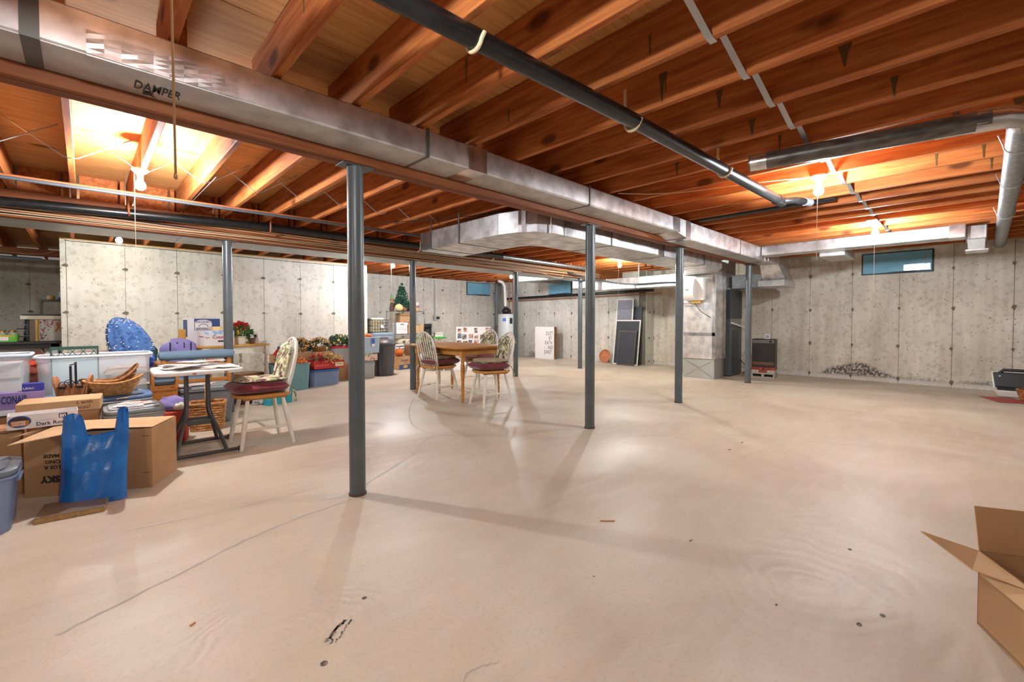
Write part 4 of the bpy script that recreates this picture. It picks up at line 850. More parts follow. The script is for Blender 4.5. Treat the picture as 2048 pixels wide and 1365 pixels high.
# ---------------------------------------------------------------- containers
def shell(w0, d0, w1, d1, h, th=.004, sq=7., n=32, zb=0.):
    b = B(); R0 = loop(w0, d0, 0, zb, n, sq); R1 = loop(w1, d1, 0, zb + h, n, sq); R2 = loop(w1 - 2 * th, d1 - 2 * th, 0, zb + h, n, sq); R3 = loop(w0 - 2 * th, d0 - 2 * th, 0, zb + th, n, sq)
    fs = []
    for k in range(3):
        for i in range(n): fs.append((k * n + i, k * n + (i + 1) % n, (k + 1) * n + (i + 1) % n, (k + 1) * n + i))
    return b.add(R0 + R1 + R2 + R3, fs + [tuple(reversed(range(n))), tuple(range(3 * n, 4 * n))])
CLEAR = mat('clear_plastic', 'd5dde2', .25, alpha=.27, c2='c3cdd4', sc_=3.); CLEARB = mat('clear_blue_plastic', '8d9fc4', .25, alpha=.62); CLEARG = mat('clear_grey_plastic', 'b9bbb8', .3, alpha=.6)
def tote(label, loc, rz, w_, d2, h, m, lid=None, tap=.88, cat='storage tote', name='storage_tote', group=None, groove=True):
    t = thing(name, label, cat, loc, rz, group); w0, d0 = w_ * tap, d2 * tap
    hb = h - (.045 if lid else .0)
    part('tub', shell(w0, d0, w_ * .965, d2 * .965, hb), m, t, smooth=40)
    part('rim', B().tube(loop(w_ * .975, d2 * .975, 0, hb - .008, 36, 7.), .009, 8, closed=True), m, t, smooth=60)
    for s_ in (-1, 1): part('handle', B().box(s_ * w_ * .47 - .022, -.09, hb - .05, s_ * w_ * .47 + .022, .09, hb - .03), m, t, bevel=.005)
    if lid:
        l = part('lid', B().prism([(x, y) for x, y, z in loop(w_, d2, 0, 0, 40, 6.)], hb + .001, h - .012), lid, t, bevel=.01, seg=2, smooth=40)
        part('lid_panel', B().prism([(x, y) for x, y, z in loop(w_ * .86, d2 * .82, 0, 0, 32, 8.)], h - .0125, h), lid, l, bevel=.006)
    return t
def carton(label, loc, rz, w_, d2, h, m=None, name='cardboard_carton', tape=True, openf=False, group=None, cat='carton'):
    m = m or CARD; t = thing(name, label, cat, loc, rz, group)
    if openf:
        th = .005
        for nm, q in (('front_panel', (-w_ / 2, -d2 / 2, w_ / 2, -d2 / 2 + th)), ('back_panel', (-w_ / 2, d2 / 2 - th, w_ / 2, d2 / 2)), ('side_panel', (-w_ / 2, -d2 / 2 + th, -w_ / 2 + th, d2 / 2 - th)), ('side_panel', (w_ / 2 - th, -d2 / 2 + th, w_ / 2, d2 / 2 - th))):
            part(nm, B().box(q[0], q[1], 0, q[2], q[3], h), m, t)
        part('floor_panel', B().box(-w_ / 2 + th, -d2 / 2 + th, 0, w_ / 2 - th, d2 / 2 - th, .006), m, t)
    else:
        part('body', B().box(-w_ / 2, -d2 / 2, 0, w_ / 2, d2 / 2, h - .004), m, t, bevel=.004)
        for s_ in (-1, 1): part('top_flap', B().box(-w_ / 2, min(s_ * .002, s_ * d2 / 2), h - .004, w_ / 2, max(s_ * .002, s_ * d2 / 2), h), m, t)
        if tape: part('packing_tape', B().box(-w_ / 2 - .001, -.025, h + .0003, w_ / 2 + .001, .025, h + .001).box(w_ / 2 + .0004, -.025, h * .75, w_ / 2 + .001, .025, h + .001), mat('brown_tape', 'a9794a', .3), t)
    return t
# ---------------------------------------------------------------- near left pile
BLT = mat('blue_grey_lid', '69727f', .4, c2='5d6672', sc_=4.); BLUEL = mat('light_blue_lid', '5f7fae', .4); GREYT = mat('grey_tote', '7d8287', .45); GREYL = mat('grey_lid', '90969a', .4); TEAL = mat('teal_tote', '6f9799', .45, c2='668d90', sc_=3.)
tote('translucent blue tote with a slate lid, nearest at the left edge', (-.575, 3.60, 0), 0, .62, .40, .335, CLEARB, BLT, .9)
solo('plastic_bag', B().blob((0, 0, .10), (.17, .10, .09), .3, 3.5, 4, 20, 12, zmin=.01), mat('cloudy_plastic', 'c9c3bd', .4, alpha=.8), 'crumpled clear plastic bag inside the nearest blue tote', 'bag', (-.52, 3.58, .004), smooth=60)
ry = math.atan2(-.464, .886); Rb = Vector((.301, 3.711, 0)); ex = Vector((.886, -.464, 0)); ey = Vector((.464, .886, 0))
t = thing('shipping_carton', 'large brown shipping carton behind the blue plastic bag, its flap bent open', 'carton', tuple(Rb - ex * .33 + ey * .18), ry)
w2, d2, h2 = .33, .18, .392
part('front_panel', B().box(-w2, -d2, 0, w2, -d2 + .005, h2), CARD, t); part('back_panel', B().box(-w2, d2 - .005, 0, w2, d2, h2), CARD, t)
for s_ in (-1, 1): part('side_panel', B().box(min(s_ * w2, s_ * (w2 - .005)), -d2 + .0055, 0, max(s_ * w2, s_ * (w2 - .005)), d2 - .0055, h2), CARD, t)
part('floor_panel', B().box(-w2 + .006, -d2 + .006, 0, w2 - .006, d2 - .006, .006), CARD, t)
part('top_flap', B().sheet([(.305, 3.70, .402), (.46, 4.03, .398), (.10, 4.225, .398), (.02, 3.85, .412)], .004), CARDP, t, world=True)
part('top_flap', B().sheet([(.02, 3.85, .412), (.10, 4.225, .398), (-.10, 4.33, .398), (-.32, 3.67, .408)], .004), CARDP, t, world=True)
part('side_flap', B().sheet([(-.30, 4.03, .392), (-.12, 4.35, .392), (-.15, 4.36, .387), (-.34, 4.02, .385)], .004), CARDP, t, world=True)
part('shipping_label', B().box(-w2 + .28, -d2 - .0012, .25, -w2 + .40, -d2 - .0003, .345), WHITE, t)
part('barcode_stripe', B().box(-w2 + .31, -d2 - .0018, .268, -w2 + .33, -d2 - .0013, .33).box(-w2 + .335, -d2 - .0018, .268, -w2 + .36, -d2 - .0013, .33), GREYP, t)
BRN = mat('carton_print', '2a211b', .7); dn = (0, 0, -1); lf = (-1, 0, 0)
for s, z, sz, x in (('MADE', .262, .030, -w2 + .175), ('C/NO.', .226, .030, -w2 + .18), ('LOS A', .19, .030, -w2 + .18), ('SKY', .125, .055, -w2 + .175)):
    text(s, sz, BRN, t, (x, -d2 - .0006, z), lf, dn, bold=.001 if s != 'SKY' else .003)
for z in (.10, .34): part('staple_slit', B().box(w2 - .05, -d2 - .0010, z, w2 - .012, -d2 - .0002, z + .003), BRN, t)
# blue plastic bag leaning on the carton
BAG = mat('blue_bag_plastic', '1b74c8', .26, c2='1460ae', sc_=7., coat=.2, bump=.35, bsc=55.)
t = thing('blue_plastic_bag', 'blue plastic carrier bag standing upright on the floor', 'bag', (.02, 3.665, 0), R(-20))
b = B(); nx, nz = 22, 14
def bagpt(i, j, sg):
    u = -1 + 2 * i / nx; v = j / nz; wd = .160 * (1 - .03 * math.sin(v * 3)); x = u * wd
    e = max(0, 1 - abs(u) ** 3.5) ** .5; yb_ = .055 * e * (1 - .55 * v) * (1 if sg < 0 else .8)
    y = sg * yb_ + .012 * mnoise.noise(Vector((x * 16, v * 6, sg * 4.1))) * e + .05 * v
    z = v * .40 + .006 * mnoise.noise(Vector((x * 12, v * 3, 9)))
    if j == nz: z -= .03 * (1 - abs(u)) - .02
    return (x, y, max(z, .001))
vs = [bagpt(i, j, -1) for j in range(nz + 1) for i in range(nx + 1)] + [bagpt(i, j, 1) for j in range(nz + 1) for i in range(nx + 1)]
m_ = nx + 1; K = m_ * (nz + 1); fs = []
for j in range(nz):
    for i in range(nx):
        a = j * m_ + i; fs.append((a, a + 1, a + m_ + 1, a + m_)); fs.append((K + a, K + a + m_, K + a + m_ + 1, K + a + 1))
for j in range(nz): fs += [(j * m_, (j + 1) * m_, K + (j + 1) * m_, K + j * m_), (j * m_ + nx, K + j * m_ + nx, K + (j + 1) * m_ + nx, (j + 1) * m_ + nx)]
for i in range(nx): fs.append((i, K + i, K + i + 1, i + 1))
part('bag_body', b.add(vs, fs), BAG, t, smooth=70)
for sg, x0, w0, hz in ((-1, -.095, .062, .535), (1, .122, .038, .555)):
    b = B(); n1, n2 = 6, 8
    for side in (-1, 1):
        vs = []
        for j in range(n2 + 1):
            v = j / n2
            for i in range(n1 + 1):
                u = -1 + 2 * i / n1; z = .36 + (hz - .36) * v
                vs.append((x0 + u * w0 * (1 - .28 * v) + .012 * v * sg, .045 + side * (.018 * (1 - v) + .008) * (1 - u * u) + .012 * math.sin(u * 7 + v * 3) * v, z - (.02 * u * u if j == n2 else 0)))
        q = n1 + 1; b.add(vs, [(j * q + i, j * q + i + 1, (j + 1) * q + i + 1, (j + 1) * q + i) for j in range(n2) for i in range(n1)])
    part('handle', b, BAG, t, smooth=70)
t = thing('square_tile_board', 'square tan-edged board lying flat on the floor before the blue bag', 'board', (-.062, 3.575, 0), R(-7))
part('core', B().box(-.142, -.125, 0, .142, .125, .026), mat('tan_edge', 'b08c55', .7, c2='94713f', sc_=60.), t, bevel=.003); part('face_sheet', B().box(-.141, -.124, .0262, .141, .124, .0285), mat('brown_laminate', '83705a', .35, c2='74624e', sc_=5.), t)
# cartons to the left and behind
t = carton('brown carton at the left edge behind the nearest blue tote', (-.66, 4.34, 0), 0, .72, .42, .388)
part('flap_print', B().box(.02, -.17, .3885, .3, -.155, .3895), BRN, t)
t = thing('coffee_pod_box', 'white open coffee box with a black number badge', 'box', (-.205, 4.23, .407), R(2))
WB = mat('box_white', 'e3dfe0', .5); w2, d2, h2 = .158, .075, .088
for nm, q in (('front_panel', (-w2, -d2, w2, -d2 + .003)), ('back_panel', (-w2, d2 - .003, w2, d2)), ('side_panel', (-w2, -d2 + .003, -w2 + .003, d2 - .003)), ('side_panel', (w2 - .003, -d2 + .003, w2, d2 - .003))): part(nm, B().box(q[0], q[1], 0, q[2], q[3], h2), WB, t)
part('floor_panel', B().box(-w2 + .003, -d2 + .003, 0, w2 - .003, d2 - .003, .003), WB, t)
part('badge', B().box(.068, -d2 - .001, .047, .108, -d2 - .0002, .077), INK, t); text('80', .030, WB, t, (.071, -d2 - .0012, .051), bold=.0012)
text('Dark Roast', .032, INK, t, (-.035, -d2 - .0006, .012), bold=.0004)
part('print_line', B().box(-.035, -d2 - .0008, .043, .06, -d2 - .0002, .0445), GREYP, t)
b = B().lathe([(.048, 0), (.048, .0008)], seg=26, M=Matrix.Translation((-.105, -d2 - .0003, .048)) @ Matrix.Rotation(R(90), 4, 'X') @ Matrix.Diagonal((1.05, .78, 1, 1)))
part('logo_disc', b, mat('logo_blue', '35588f', .5), t); part('logo_cup', B().lathe([(.040, 0), (.040, .0006)], seg=24, M=Matrix.Translation((-.107, -d2 - .0012, .050)) @ Matrix.Rotation(R(90), 4, 'X') @ Matrix.Diagonal((1.05, .70, 1, 1))), mat('logo_brown', '3f2a1e', .5), t)
ORG = mat('logo_orange', 'c8742e', .5); part('logo_band', B().box(-.143, -d2 - .0026, .022, -.066, -d2 - .0019, .054), ORG, t); text('COFFEE', .017, WB, t, (-.139, -d2 - .0027, .040), bold=.0004); text('HOUSE', .017, WB, t, (-.135, -d2 - .0027, .025), bold=.0004)
t = thing('lidded_box', 'brown lidded box behind the white coffee box', 'box', (-.13, 4.62, 0), R(-4))
part('body', B().box(-.20, -.135, 0, .20, .135, .50), CARD, t, bevel=.003); part('lid', B().box(-.212, -.147, .44, .212, .147, .522), CARDP, t, bevel=.004)
text('s with', .036, BRN, t, (.085, -.1475, .492)); text('nces!', .036, BRN, t, (.085, -.1475, .456)); part('side_print', B().box(.2005, -.1, .34, .2012, -.02, .42).box(.2005, .01, .34, .2012, .1, .42), mat('print_cream', 'd5c3a0', .7), t)
carton('plain brown carton stacked under the purple hair dryer box', (-.64, 4.97, 0), 0, .54, .30, .405)
PUR = mat('box_purple', '7a68a8', .5, c2='8f80b8', sc_=4.); NAVY = mat('print_navy', '2b2a63', .5)
t = thing('appliance_box', 'lilac hair dryer box with large dark lettering', 'box', (-.47, 4.825, .409), R(2))
part('body', B().box(-.24, -.045, 0, .24, .045, .165), PUR, t, bevel=.003); text('CONAIR', .076, NAVY, t, (.028, -.0455, .088), bold=.002, sx=.44); part('picture_panel', B().box(-.235, -.0465, .004, .14, -.0453, .042), mat('box_blue', '8fb4d6', .5, c2='dfe6ee', sc_=14., lo=.45, hi=.55), t)
t = thing('blue_box', 'small deep blue box on top of the lilac hair dryer box', 'box', (-.285, 4.828, .576), R(2)); part('body', B().box(-.055, -.04, 0, .055, .04, .055), mat('box_royal', '2f339a', .45), t, bevel=.002); part('end_flap', B().box(.0553, -.036, .004, .0563, .036, .051), mat('box_royal2', '3f44ad', .45), t); text('UPAC', .022, WHITE, t, (-.05, -.0405, .012))
carton('brown carton under the leftmost clear tote', (-.70, 5.38, 0), 0, .75, .42, .50)
t = tote('clear tote without lid at the left edge, holding boxed crafts', (-.69, 5.38, .503), 0, .74, .40, .32, CLEAR, None, .93); part('rim_band', B().tube(loop(.74, .40, 0, .315, 36, 7.), .013, 8, closed=True), mat('rim_blue', 'c9d8e6', .4), t)
t = thing('craft_box', 'white craft box with an oval pink picture inside the leftmost clear tote', 'box', (-.62, 5.37, .509), 0); part('body', B().box(-.24, -.13, 0, .24, .13, .13), WB, t, bevel=.002); part('lid', B().box(-.245, -.135, .131, .245, .135, .25), WB, t, bevel=.002)
part('oval_print', B().lathe([(.07, 0), (.07, .001)], seg=22, M=Matrix.Translation((.07, -.1355, .19)) @ Matrix.Rotation(R(90), 4, 'X') @ Matrix.Diagonal((1, .55, 1, 1))), mat('oval_pink', 'b98a9c', .5, c2='7f96b4', sc_=16.), t); part('tan_strip', B().box(-.245, -.1365, .12, .245, -.1355, .131), mat('tan_line', 'b08a5c', .6), t)  # tan strip across the front just below the lid
# tote with the light blue lid, planter and baskets
tote('grey tote with a light blue lid under the wicker baskets', (.04, 5.12, 0), 0, .76, .46, .47, CLEARG, BLUEL)
PLW = wood('planter_wood', 'b9815a', '9a6540', 2, 3.); IRON = mat('wrought_iron', '2a2522', .5, .3)
t = thing('wooden_planter', 'wooden sleigh-shaped planter with black scrolled iron handles', 'planter', (-.075, 4.99, .471), R(-12))
def rise(x0, x1, y0, y1, h, m=PLW): pass
for s_ in (-1, 1):
    M0_ = Matrix.Translation((s_ * .075, 0, 0)) @ Matrix.Rotation(R(s_ * 10), 4, 'Y')
    part('side_board', B().prism([(-.055, 0), (.055, 0), (.062, .13), (.05, .165), (.03, .182), (0, .188), (-.03, .182), (-.05, .165), (-.062, .13)], -.008, .008, M0_ @ Matrix(((0, 0, 1, 0), (1, 0, 0, 0), (0, 1, 0, 0), (0, 0, 0, 1)))), PLW, t, bevel=.003)
for y in (-.055, .055): part('end_board', B().frustum(-.062, y - .007, .062, y + .007, .0, -.083, y - .007, .083, y + .007, .105), PLW, t)
part('bottom_board', B().box(-.06, -.047, 0, .06, .047, .012), PLW, t)
for y, zt3 in ((-.066, .265), (.066, .285)):
    part('iron_upright', B().box(-.007, y - .004, .09, .007, y + .004, zt3), IRON, t)
    for s_ in (-1, 1):
        sp = [(s_ * (.010 + .034 - .034 * math.cos(a) * (1 - a / 12)), y, .112 + .034 * math.sin(a) * (1 - a / 12)) for a in [k * .45 for k in range(20)]]
        part('iron_scroll', B().tube(sp, .0032, 6), IRON, t); part('iron_bracket', B().box(s_ * .052 - .02, y - .005, .085, s_ * .052 + .02, y + .003, .105), IRON, t)
part('iron_crossbar', B().box(-.006, -.066, .268, .006, .066, .276), IRON, t)
def scoop(label, loc, rz, tilt, lift, m):
    t = thing('wicker_basket', label, 'basket', loc, rz)
    woven(t, .20, .13, .37, .23, .105, 9, m, 34, 2.6, zf=lambda x, y: 1 + lift * max(0, x) ** 2 * 1.1 + .25 * max(0, -x) ** 2)
    return t
scoop('pale wicker scoop basket in front on the blue tote lid', (.165, 4.985, .471), R(-6), 0, .45, WICK)
t = scoop('darker wicker basket nested behind the pale scoop basket', (.145, 5.13, .471), R(3), 0, 1.15, WICKD)
tote('grey-lidded tote hidden under the big clear tote', (.07, 5.62, 0), 0, .76, .44, .42, GREYT, GREYL)
t = tote('large clear tote with white rim behind the planter and baskets', (.07, 5.62, .422), 0, .78, .42, .36, CLEAR, None, .93); part('rim_band', B().tube(loop(.78, .42, 0, .355, 36, 7.), .012, 8, closed=True), mat('rim_white', 'dfe4e6', .4), t)
t = thing('lattice_bin', 'dark green lattice-edged bin standing inside the large clear tote', 'bin', (-.07, 5.60, .428), R(4)); GRN = mat('dark_green', '2f4d42', .5)
part('panel', B().box(-.15, -.02, 0, .15, .02, .32), mat('pale_teal', 'b5cdd2', .6), t); part('top_rail', B().box(-.155, -.024, .405, .155, .024, .432), GRN, t)
for i in range(9): part('lattice_bar', B().cbox((-.14 + i * .035, -.021, .363), (.006, .004, .10), ry=R(38 if i % 2 else -38)), GRN, t)
part('end_post', B().box(-.155, -.024, 0, -.145, .024, .404).box(.145, -.024, 0, .155, .024, .404), GRN, t)
t = thing('folded_linens', 'pile of cream linens inside the large clear tote', 'linen', (.27, 5.62, .428)); part('cloth_fold', B().pillow(.34, .34, .12, (0, 0, .06), 12, 6.), mat('cream_cloth', 'd6cbb8', .9), t, smooth=60, weld=True); part('cloth_fold', B().pillow(.32, .32, .12, (.01, 0, .17), 12, 6.), mat('peach_cloth', 'cdb7a4', .9), t, smooth=60, weld=True)
# blue crocheted blanket heaped on a box behind
t = carton('tall white carton with a maroon lid behind the big clear tote', (.21, 6.28, 0), R(-8), .56, .48, .745, WB, tape=False)
part('lid', B().box(-.295, -.255, .7455, .295, .255, .768), mat('maroon', '8a5a5c', .6), t, bevel=.006)
KNIT = floral('blue_knit', '4a72ae', [('2f5590', .52, .60), ('6f95c8', .60, .66)], 22.)
b = B(); nu, nv = 56, 22; vs = []
for j in range(nv + 1):
    v = j / nv
    for i in range(nu):
        a = 2 * PI * i / nu; fold = 1 + .10 * math.sin(a * 7 + 1.5 * v) * (1 - v * .5) + .05 * math.sin(a * 13 + 4)
        rx = .19 * (1 - v ** 2.6) ** .55 * fold + .004; lean = -.085 * v ** 1.2
        vs.append((rx * math.cos(a) * (1.05 if math.cos(a) > 0 else .78) + lean, rx * .8 * math.sin(a), v * .36))
b.add(vs, [(j * nu + i, j * nu + (i + 1) % nu, (j + 1) * nu + (i + 1) % nu, (j + 1) * nu + i) for j in range(nv) for i in range(nu)] + [tuple(reversed(range(nu))), tuple(range(nv * nu, nv * nu + nu))])
t = thing('knitted_blanket', 'blue crocheted blanket with white flecks heaped against the pale wall', 'blanket', (.33, 6.22, .769)); part('blanket_heap', b, KNIT, t, smooth=60)
FLK = mat('white_yarn', 'd9dbe6', .9); r = random.Random(11)
b = B()
for k in range(150):
    j = r.uniform(.08, .96); band = math.sin(j * 9.5)
    a = r.uniform(0, 2 * PI)
    if band < .1 and math.cos(a + .5) > -.3: continue
    i = int(a / (2 * PI) * nu) % nu; p = Vector(vs[int(j * nv) * nu + i]); q = p * 1.0; q.x += .006 * math.cos(a); q.y += .006 * math.sin(a); b.blob(q, (.008, .008, .006), 0, 1, 1, 6, 4)
part('yarn_flecks', b, FLK, t, kind='stuff')
# wide tote with prints on its lid
tote('clear tote with a grey lid holding loose photographs, beside the shipping carton', (.265, 4.55, 0), 0, .36, .38, .435, CLEARG, GREYL, .92)
papers(7, .27, 4.52, .436, .06, .07, 'loose photograph or print on the grey-lidded clear tote', 'prints on the grey lid', 1.2, (.13, .09))
t = thing('wire_holder', 'thin brass wire stand on the grey-lidded clear tote', 'stand', (.25, 4.66, .4362), .1); part('wire_frame', B().tube([(-.08, 0, .003), (-.08, 0, .04), (-.02, 0, .045), (.02, 0, .055), (.08, 0, .045), (.08, 0, .003), (.08, -.05, .003)], .002, 5), mat('brass', 'b99a55', .35, .8), t); part('wire_feet', B().tube([(-.08, 0, .002), (-.08, -.05, .002)], .002, 5), mat('brass', ''), t)
# red bag
t = thing('red_tote_bag', 'orange-red fabric bag stuffed with lavender cloth under the tray table', 'bag', (.56, 4.98, 0), R(-20)); part('bag_body', B().frustum(-.10, -.06, .10, .06, 0, -.115, -.08, .115, .08, .285), mat('red_bag', 'c03e20', .7, c2='ad3419', sc_=9.), t, bevel=.02, seg=2, smooth=50)
t = thing('lavender_cloth', 'lavender cloth spilling from the orange-red bag', 'cloth', (.56, 4.99, .286), R(-20)); part('cloth_bulge', B().blob((-.01, 0, .05), (.11, .08, .075), .35, 4, 3, 20, 12, zmin=.0005), mat('lavender', '9184bd', .9), t, smooth=60); part('tissue_ball', B().blob((.05, -.05, .035), (.05, .04, .035), .4, 4, 8, 14, 9, zmin=.0005), mat('tissue', 'ded3bb', .9), t, smooth=60)
# big grey tote, basket, glider
tote('dark grey tote with pale grey lid behind the wicker basket', (.885, 5.73, 0), R(-6), .60, .38, .41, mat('dark_grey_tote', '6b6e72', .45), GREYL)
papers(5, .80, 5.70, .411, .14, .08, 'paper lying on the pale grey lid behind the tray table', 'papers on the pale grey lid', .9, (.2, .14))
SPL = mat('split_wood', 'c08a4e', .65, c2='98622c', sc_=30., orand=.06)
t = thing('splint_basket', 'rectangular woven splint basket with a tall hoop handle on the floor', 'basket', (.875, 5.33, 0), R(-14)); woven(t, .25, .20, .30, .24, .265, 11, SPL, 36, 8.)
part('handle', B().tube([(0, -.118, .10), (0, -.124, .27)] + [(0, -.12 * math.cos(a), .30 + .16 * math.sin(a)) for a in [R(d) for d in range(10, 171, 16)]] + [(0, .124, .27), (0, .118, .10)], .010, 8, flat=1.4), SPL, t, smooth=50)
GW = wood('glider_wood', 'bd7c3c', '9c5f26', 0, 3., .4, orand=.05); GB = mat('glider_fabric', '6f8aa0', .9, c2='a9bac6', sc_=26., vor=True, lo=.12, hi=.06)
t = thing('glider_chair', 'wooden glider chair with blue dotted cushions behind the tray table', 'chair', (.90, 6.20, 0), 0)
bk = B(); P = [(-.34 + .68 * i / 12, 0, 0) for i in range(13)]; part('back_roll', B().tube([(-.35, -.20, .705)] + [(x, -.20, .71) for x, _, _ in P] + [(.35, -.20, .705)], [.025] + [.05, .058] + [.06] * 9 + [.058, .05] + [.025], 16, flat=.85), GB, t, smooth=50)
for x in (-.30, .30): part('back_post', B().box(x - .02, -.22, .30, x + .02, -.18, .67), GW, t, bevel=.004)
part('back_rail', B().box(-.28, -.215, .40, .28, -.185, .44), GW, t, bevel=.004); part('back_rail', B().box(-.28, -.215, .58, .28, -.185, .61), GW, t, bevel=.004)
for x in (-.32, .19): part('arm', B().box(x - .03, -.18, .60, x + .03, .32, .625), GW, t, bevel=.006); part('arm_post', B().box(x - .018, .24, .22, x + .018, .28, .599), GW, t)
part('seat_frame', B().box(-.31, -.17, .30, .18, .33, .34), GW, t, bevel=.005); part('seat_cushion', B().pillow(.46, .46, .12, (-.07, .08, .40), 14, 6.), GB, t, smooth=60, weld=True)
for x in (-.27, .15): part('base_rail', B().box(x - .025, -.2, 0, x + .025, .35, .05), GW, t); part('swing_post', B().box(x - .018, .05, .051, x + .018, .1, .299), GW, t)
t = thing('footstool', 'narrow orange wooden footstool with a blue pad left of the tray table', 'footstool', (.535, 5.30, 0), R(-4))
part('seat_board', B().box(-.095, -.02, .20, .095, .0, .42), GW, t, bevel=.004)
part('pad', B().pillow(.18, .24, .10, (0, .14, .52), 12, 6.), GB, t, smooth=60, weld=True); part('pad_board', B().box(-.09, .03, .452, .09, .26, .47), GW, t)
for x in (-.08, .08):
    part('side_post', B().cbox((x, .02, .32), (.022, .03, .64), ry=R(4 if x > 0 else -2)), GW, t); part('side_rail', B().box(x - .011, .036, .60, x + .011, .26, .63), GW, t)
    part('rear_post', B().box(x - .012, .23, 0, x + .012, .26, .60), GW, t)
part('front_rail', B().box(-.09, -.01, .60, .09, .02, .63), GW, t); part('front_rail', B().box(-.09, -.022, .425, .09, .0, .45), GW, t)
# ---------------------------------------------------------------- soft goods behind the glider
def heap(label, name, cat, loc, r3, m, seed, base_h=0, nz=.35, fr=2.6, pw=.9):
    return solo(name, B().blob((0, 0, r3[2] * .8), r3, nz, fr, seed, 28, 16, pw, zmin=0.0), m, label, cat, loc, smooth=60)
LAV = mat('lavender_blanket', '9a93cf', .9, c2='8880c0', sc_=5.)
carton('brown carton under the lavender blanket', (.72, 7.02, 0), 0, .52, .40, .58)
t = thing('lavender_blanket', 'lavender blanket with dark stripes heaped behind the glider', 'blanket', (.86, 7.02, .581))
b = B().blob((0, 0, .10), (.20, .17, .17), .35, 2.2, 21, 30, 16, .9, zmin=.0); part('blanket_heap', b, LAV, t, smooth=60)
for k in range(4):
    pts = [(-.11 + k * .07 + .05 * (z_ - .1), -.155 + .05 * (z_ / .25) ** 2 - .01, z_) for z_ in (.06, .12, .18, .235)]
    part('dark_stripe', B().tube(pts, .008, 6), mat('stripe_dark', '2b2838', .9), t)
heap('dark green bag beside the lavender blanket', 'green_bag', 'bag', (.56, 7.02, .581), (.085, .12, .12), mat('bag_green', '2f5a52', .7), 22, nz=.25)
carton('brown carton under the royal blue bag', (.44, 6.72, 0), 0, .26, .26, .55)
heap('crumpled royal blue plastic bag beside the dark green bag', 'royal_blue_bag', 'bag', (.50, 6.70, .551), (.085, .10, .10), mat('bag_royal', '1f55b5', .35, bump=.3, bsc=25.), 23, nz=.4, fr=4.)
# ---------------------------------------------------------------- white table with oak top and what it carries
TW = R(19.5); OAKT = wood('light_oak', 'd9a55a', 'c58d42', 0, 3., .4, orand=.03)
t = thing('white_farm_table', 'white table with oak top and turned legs against the pale wall', 'table', (1.43, 7.43, 0), TW)
part('table_top', B().prism([(x, y) for x, y, z in loop(1.0, .74, 0, 0, 40, 9.)], .722, .75), OAKT, t, bevel=.010, seg=2)
for s_ in (-1, 1): part('apron', B().box(-.40, s_ * .31 - .01, .625, .40, s_ * .31 + .01, .7215), CHW, t); part('apron', B().box(s_ * .43 - .01, -.28, .625, s_ * .43 + .01, .28, .7215), CHW, t)
LP = [(.022, 0), (.026, .05), (.032, .22), (.036, .34), (.030, .40), (.020, .43), (.034, .46), (.036, .49), (.022, .52), (.034, .54), (.024, .56), (.036, .60)]
for sx in (-1, 1):
    for sy in (-1, 1): part('leg', B().lathe(LP, (sx * .43, sy * .31, 0), 14).cbox((sx * .43, sy * .31, .661), (.07, .07, .12)), CHW, t, smooth=35)
def on_table(lx, ly): 
    v = Matrix.Rotation(TW, 3, 'Z') @ Vector((lx, ly, 0)); return (1.43 + v.x, 7.43 + v.y, .7505)
BLU = mat('print_blue', '32508c', .5); RED = mat('print_red', 'b5302f', .5)
t = thing('beer_carton', 'white beer carton with blue mountain print and a hand slot, lower of two', 'carton', on_table(-.27, -.24), R(10))
part('body', B().box(-.155, -.12, 0, .20, .12, .205), WB, t, bevel=.002); part('mountain_band', B().prism([(-.154, .195), (-.154, .165), (-.12, .150), (-.09, .168), (-.04, .140), (.0, .165), (.05, .15), (.09, .17), (.14, .155), (.199, .175), (.199, .203), (-.154, .203)], -.0012, -.0003, Matrix(((1, 0, 0, 0), (0, 0, 1, -.12), (0, 1, 0, 0), (0, 0, 0, 1)))), mat('mountain_blue', '8cb9dc', .5, c2='dbe8f2', sc_=16., lo=.42, hi=.58), t)
text('Coors', .062, RED, t, (-.065, -.1212, .098), bold=.0012); part('hand_slot', B().box(.0, -.1215, .052, .10, -.1203, .072), mat('slot_dark', '3a1a18', .8), t); text('light', .03, RED, t, (-.145, -.1212, .105))
part('corner_print', B().box(-.1565, -.09, .118, -.1553, .06, .13), RED, t)
t = thing('brewery_carton', 'white and navy brewery carton behind the blue mountain carton', 'carton', on_table(-.30, .02), R(8))
part('body', B().box(-.175, -.11, 0, .20, .11, .37), WB, t, bevel=.002); part('navy_panel', B().box(-.105, -.1115, .205, .199, -.1103, .365), mat('brew_navy', '2f4a80', .5), t)
part('white_field', B().prism([(-.098, .21), (.10, .21), (.10, .315)] + [(.0 + .1 * math.cos(a), .315 + .035 * math.sin(a)) for a in [R(d) for d in range(0, 181, 20)]] + [(-.098, .315)], -.0024, -.0016, Matrix(((1, 0, 0, 0), (0, 0, 1, -.11), (0, 1, 0, 0), (0, 0, 0, 1)))), WB, t)
text('WACHUSETT', .046, NAVY, t, (-.095, -.1128, .305), sx=.72, bold=.0008); text('BREWING', .04, NAVY, t, (-.085, -.1128, .215), sx=.8, bold=.001); part('badge_arc', B().tube([(.0 + .055 * math.cos(a), -.1128, .255 + .035 * math.sin(a)) for a in [R(d) for d in range(0, 181, 20)]], .004, 5), NAVY, t)
part('side_panel', B().box(-.1765, -.08, .12, -.1753, .08, .35), mat('brew_navy', ''), t)
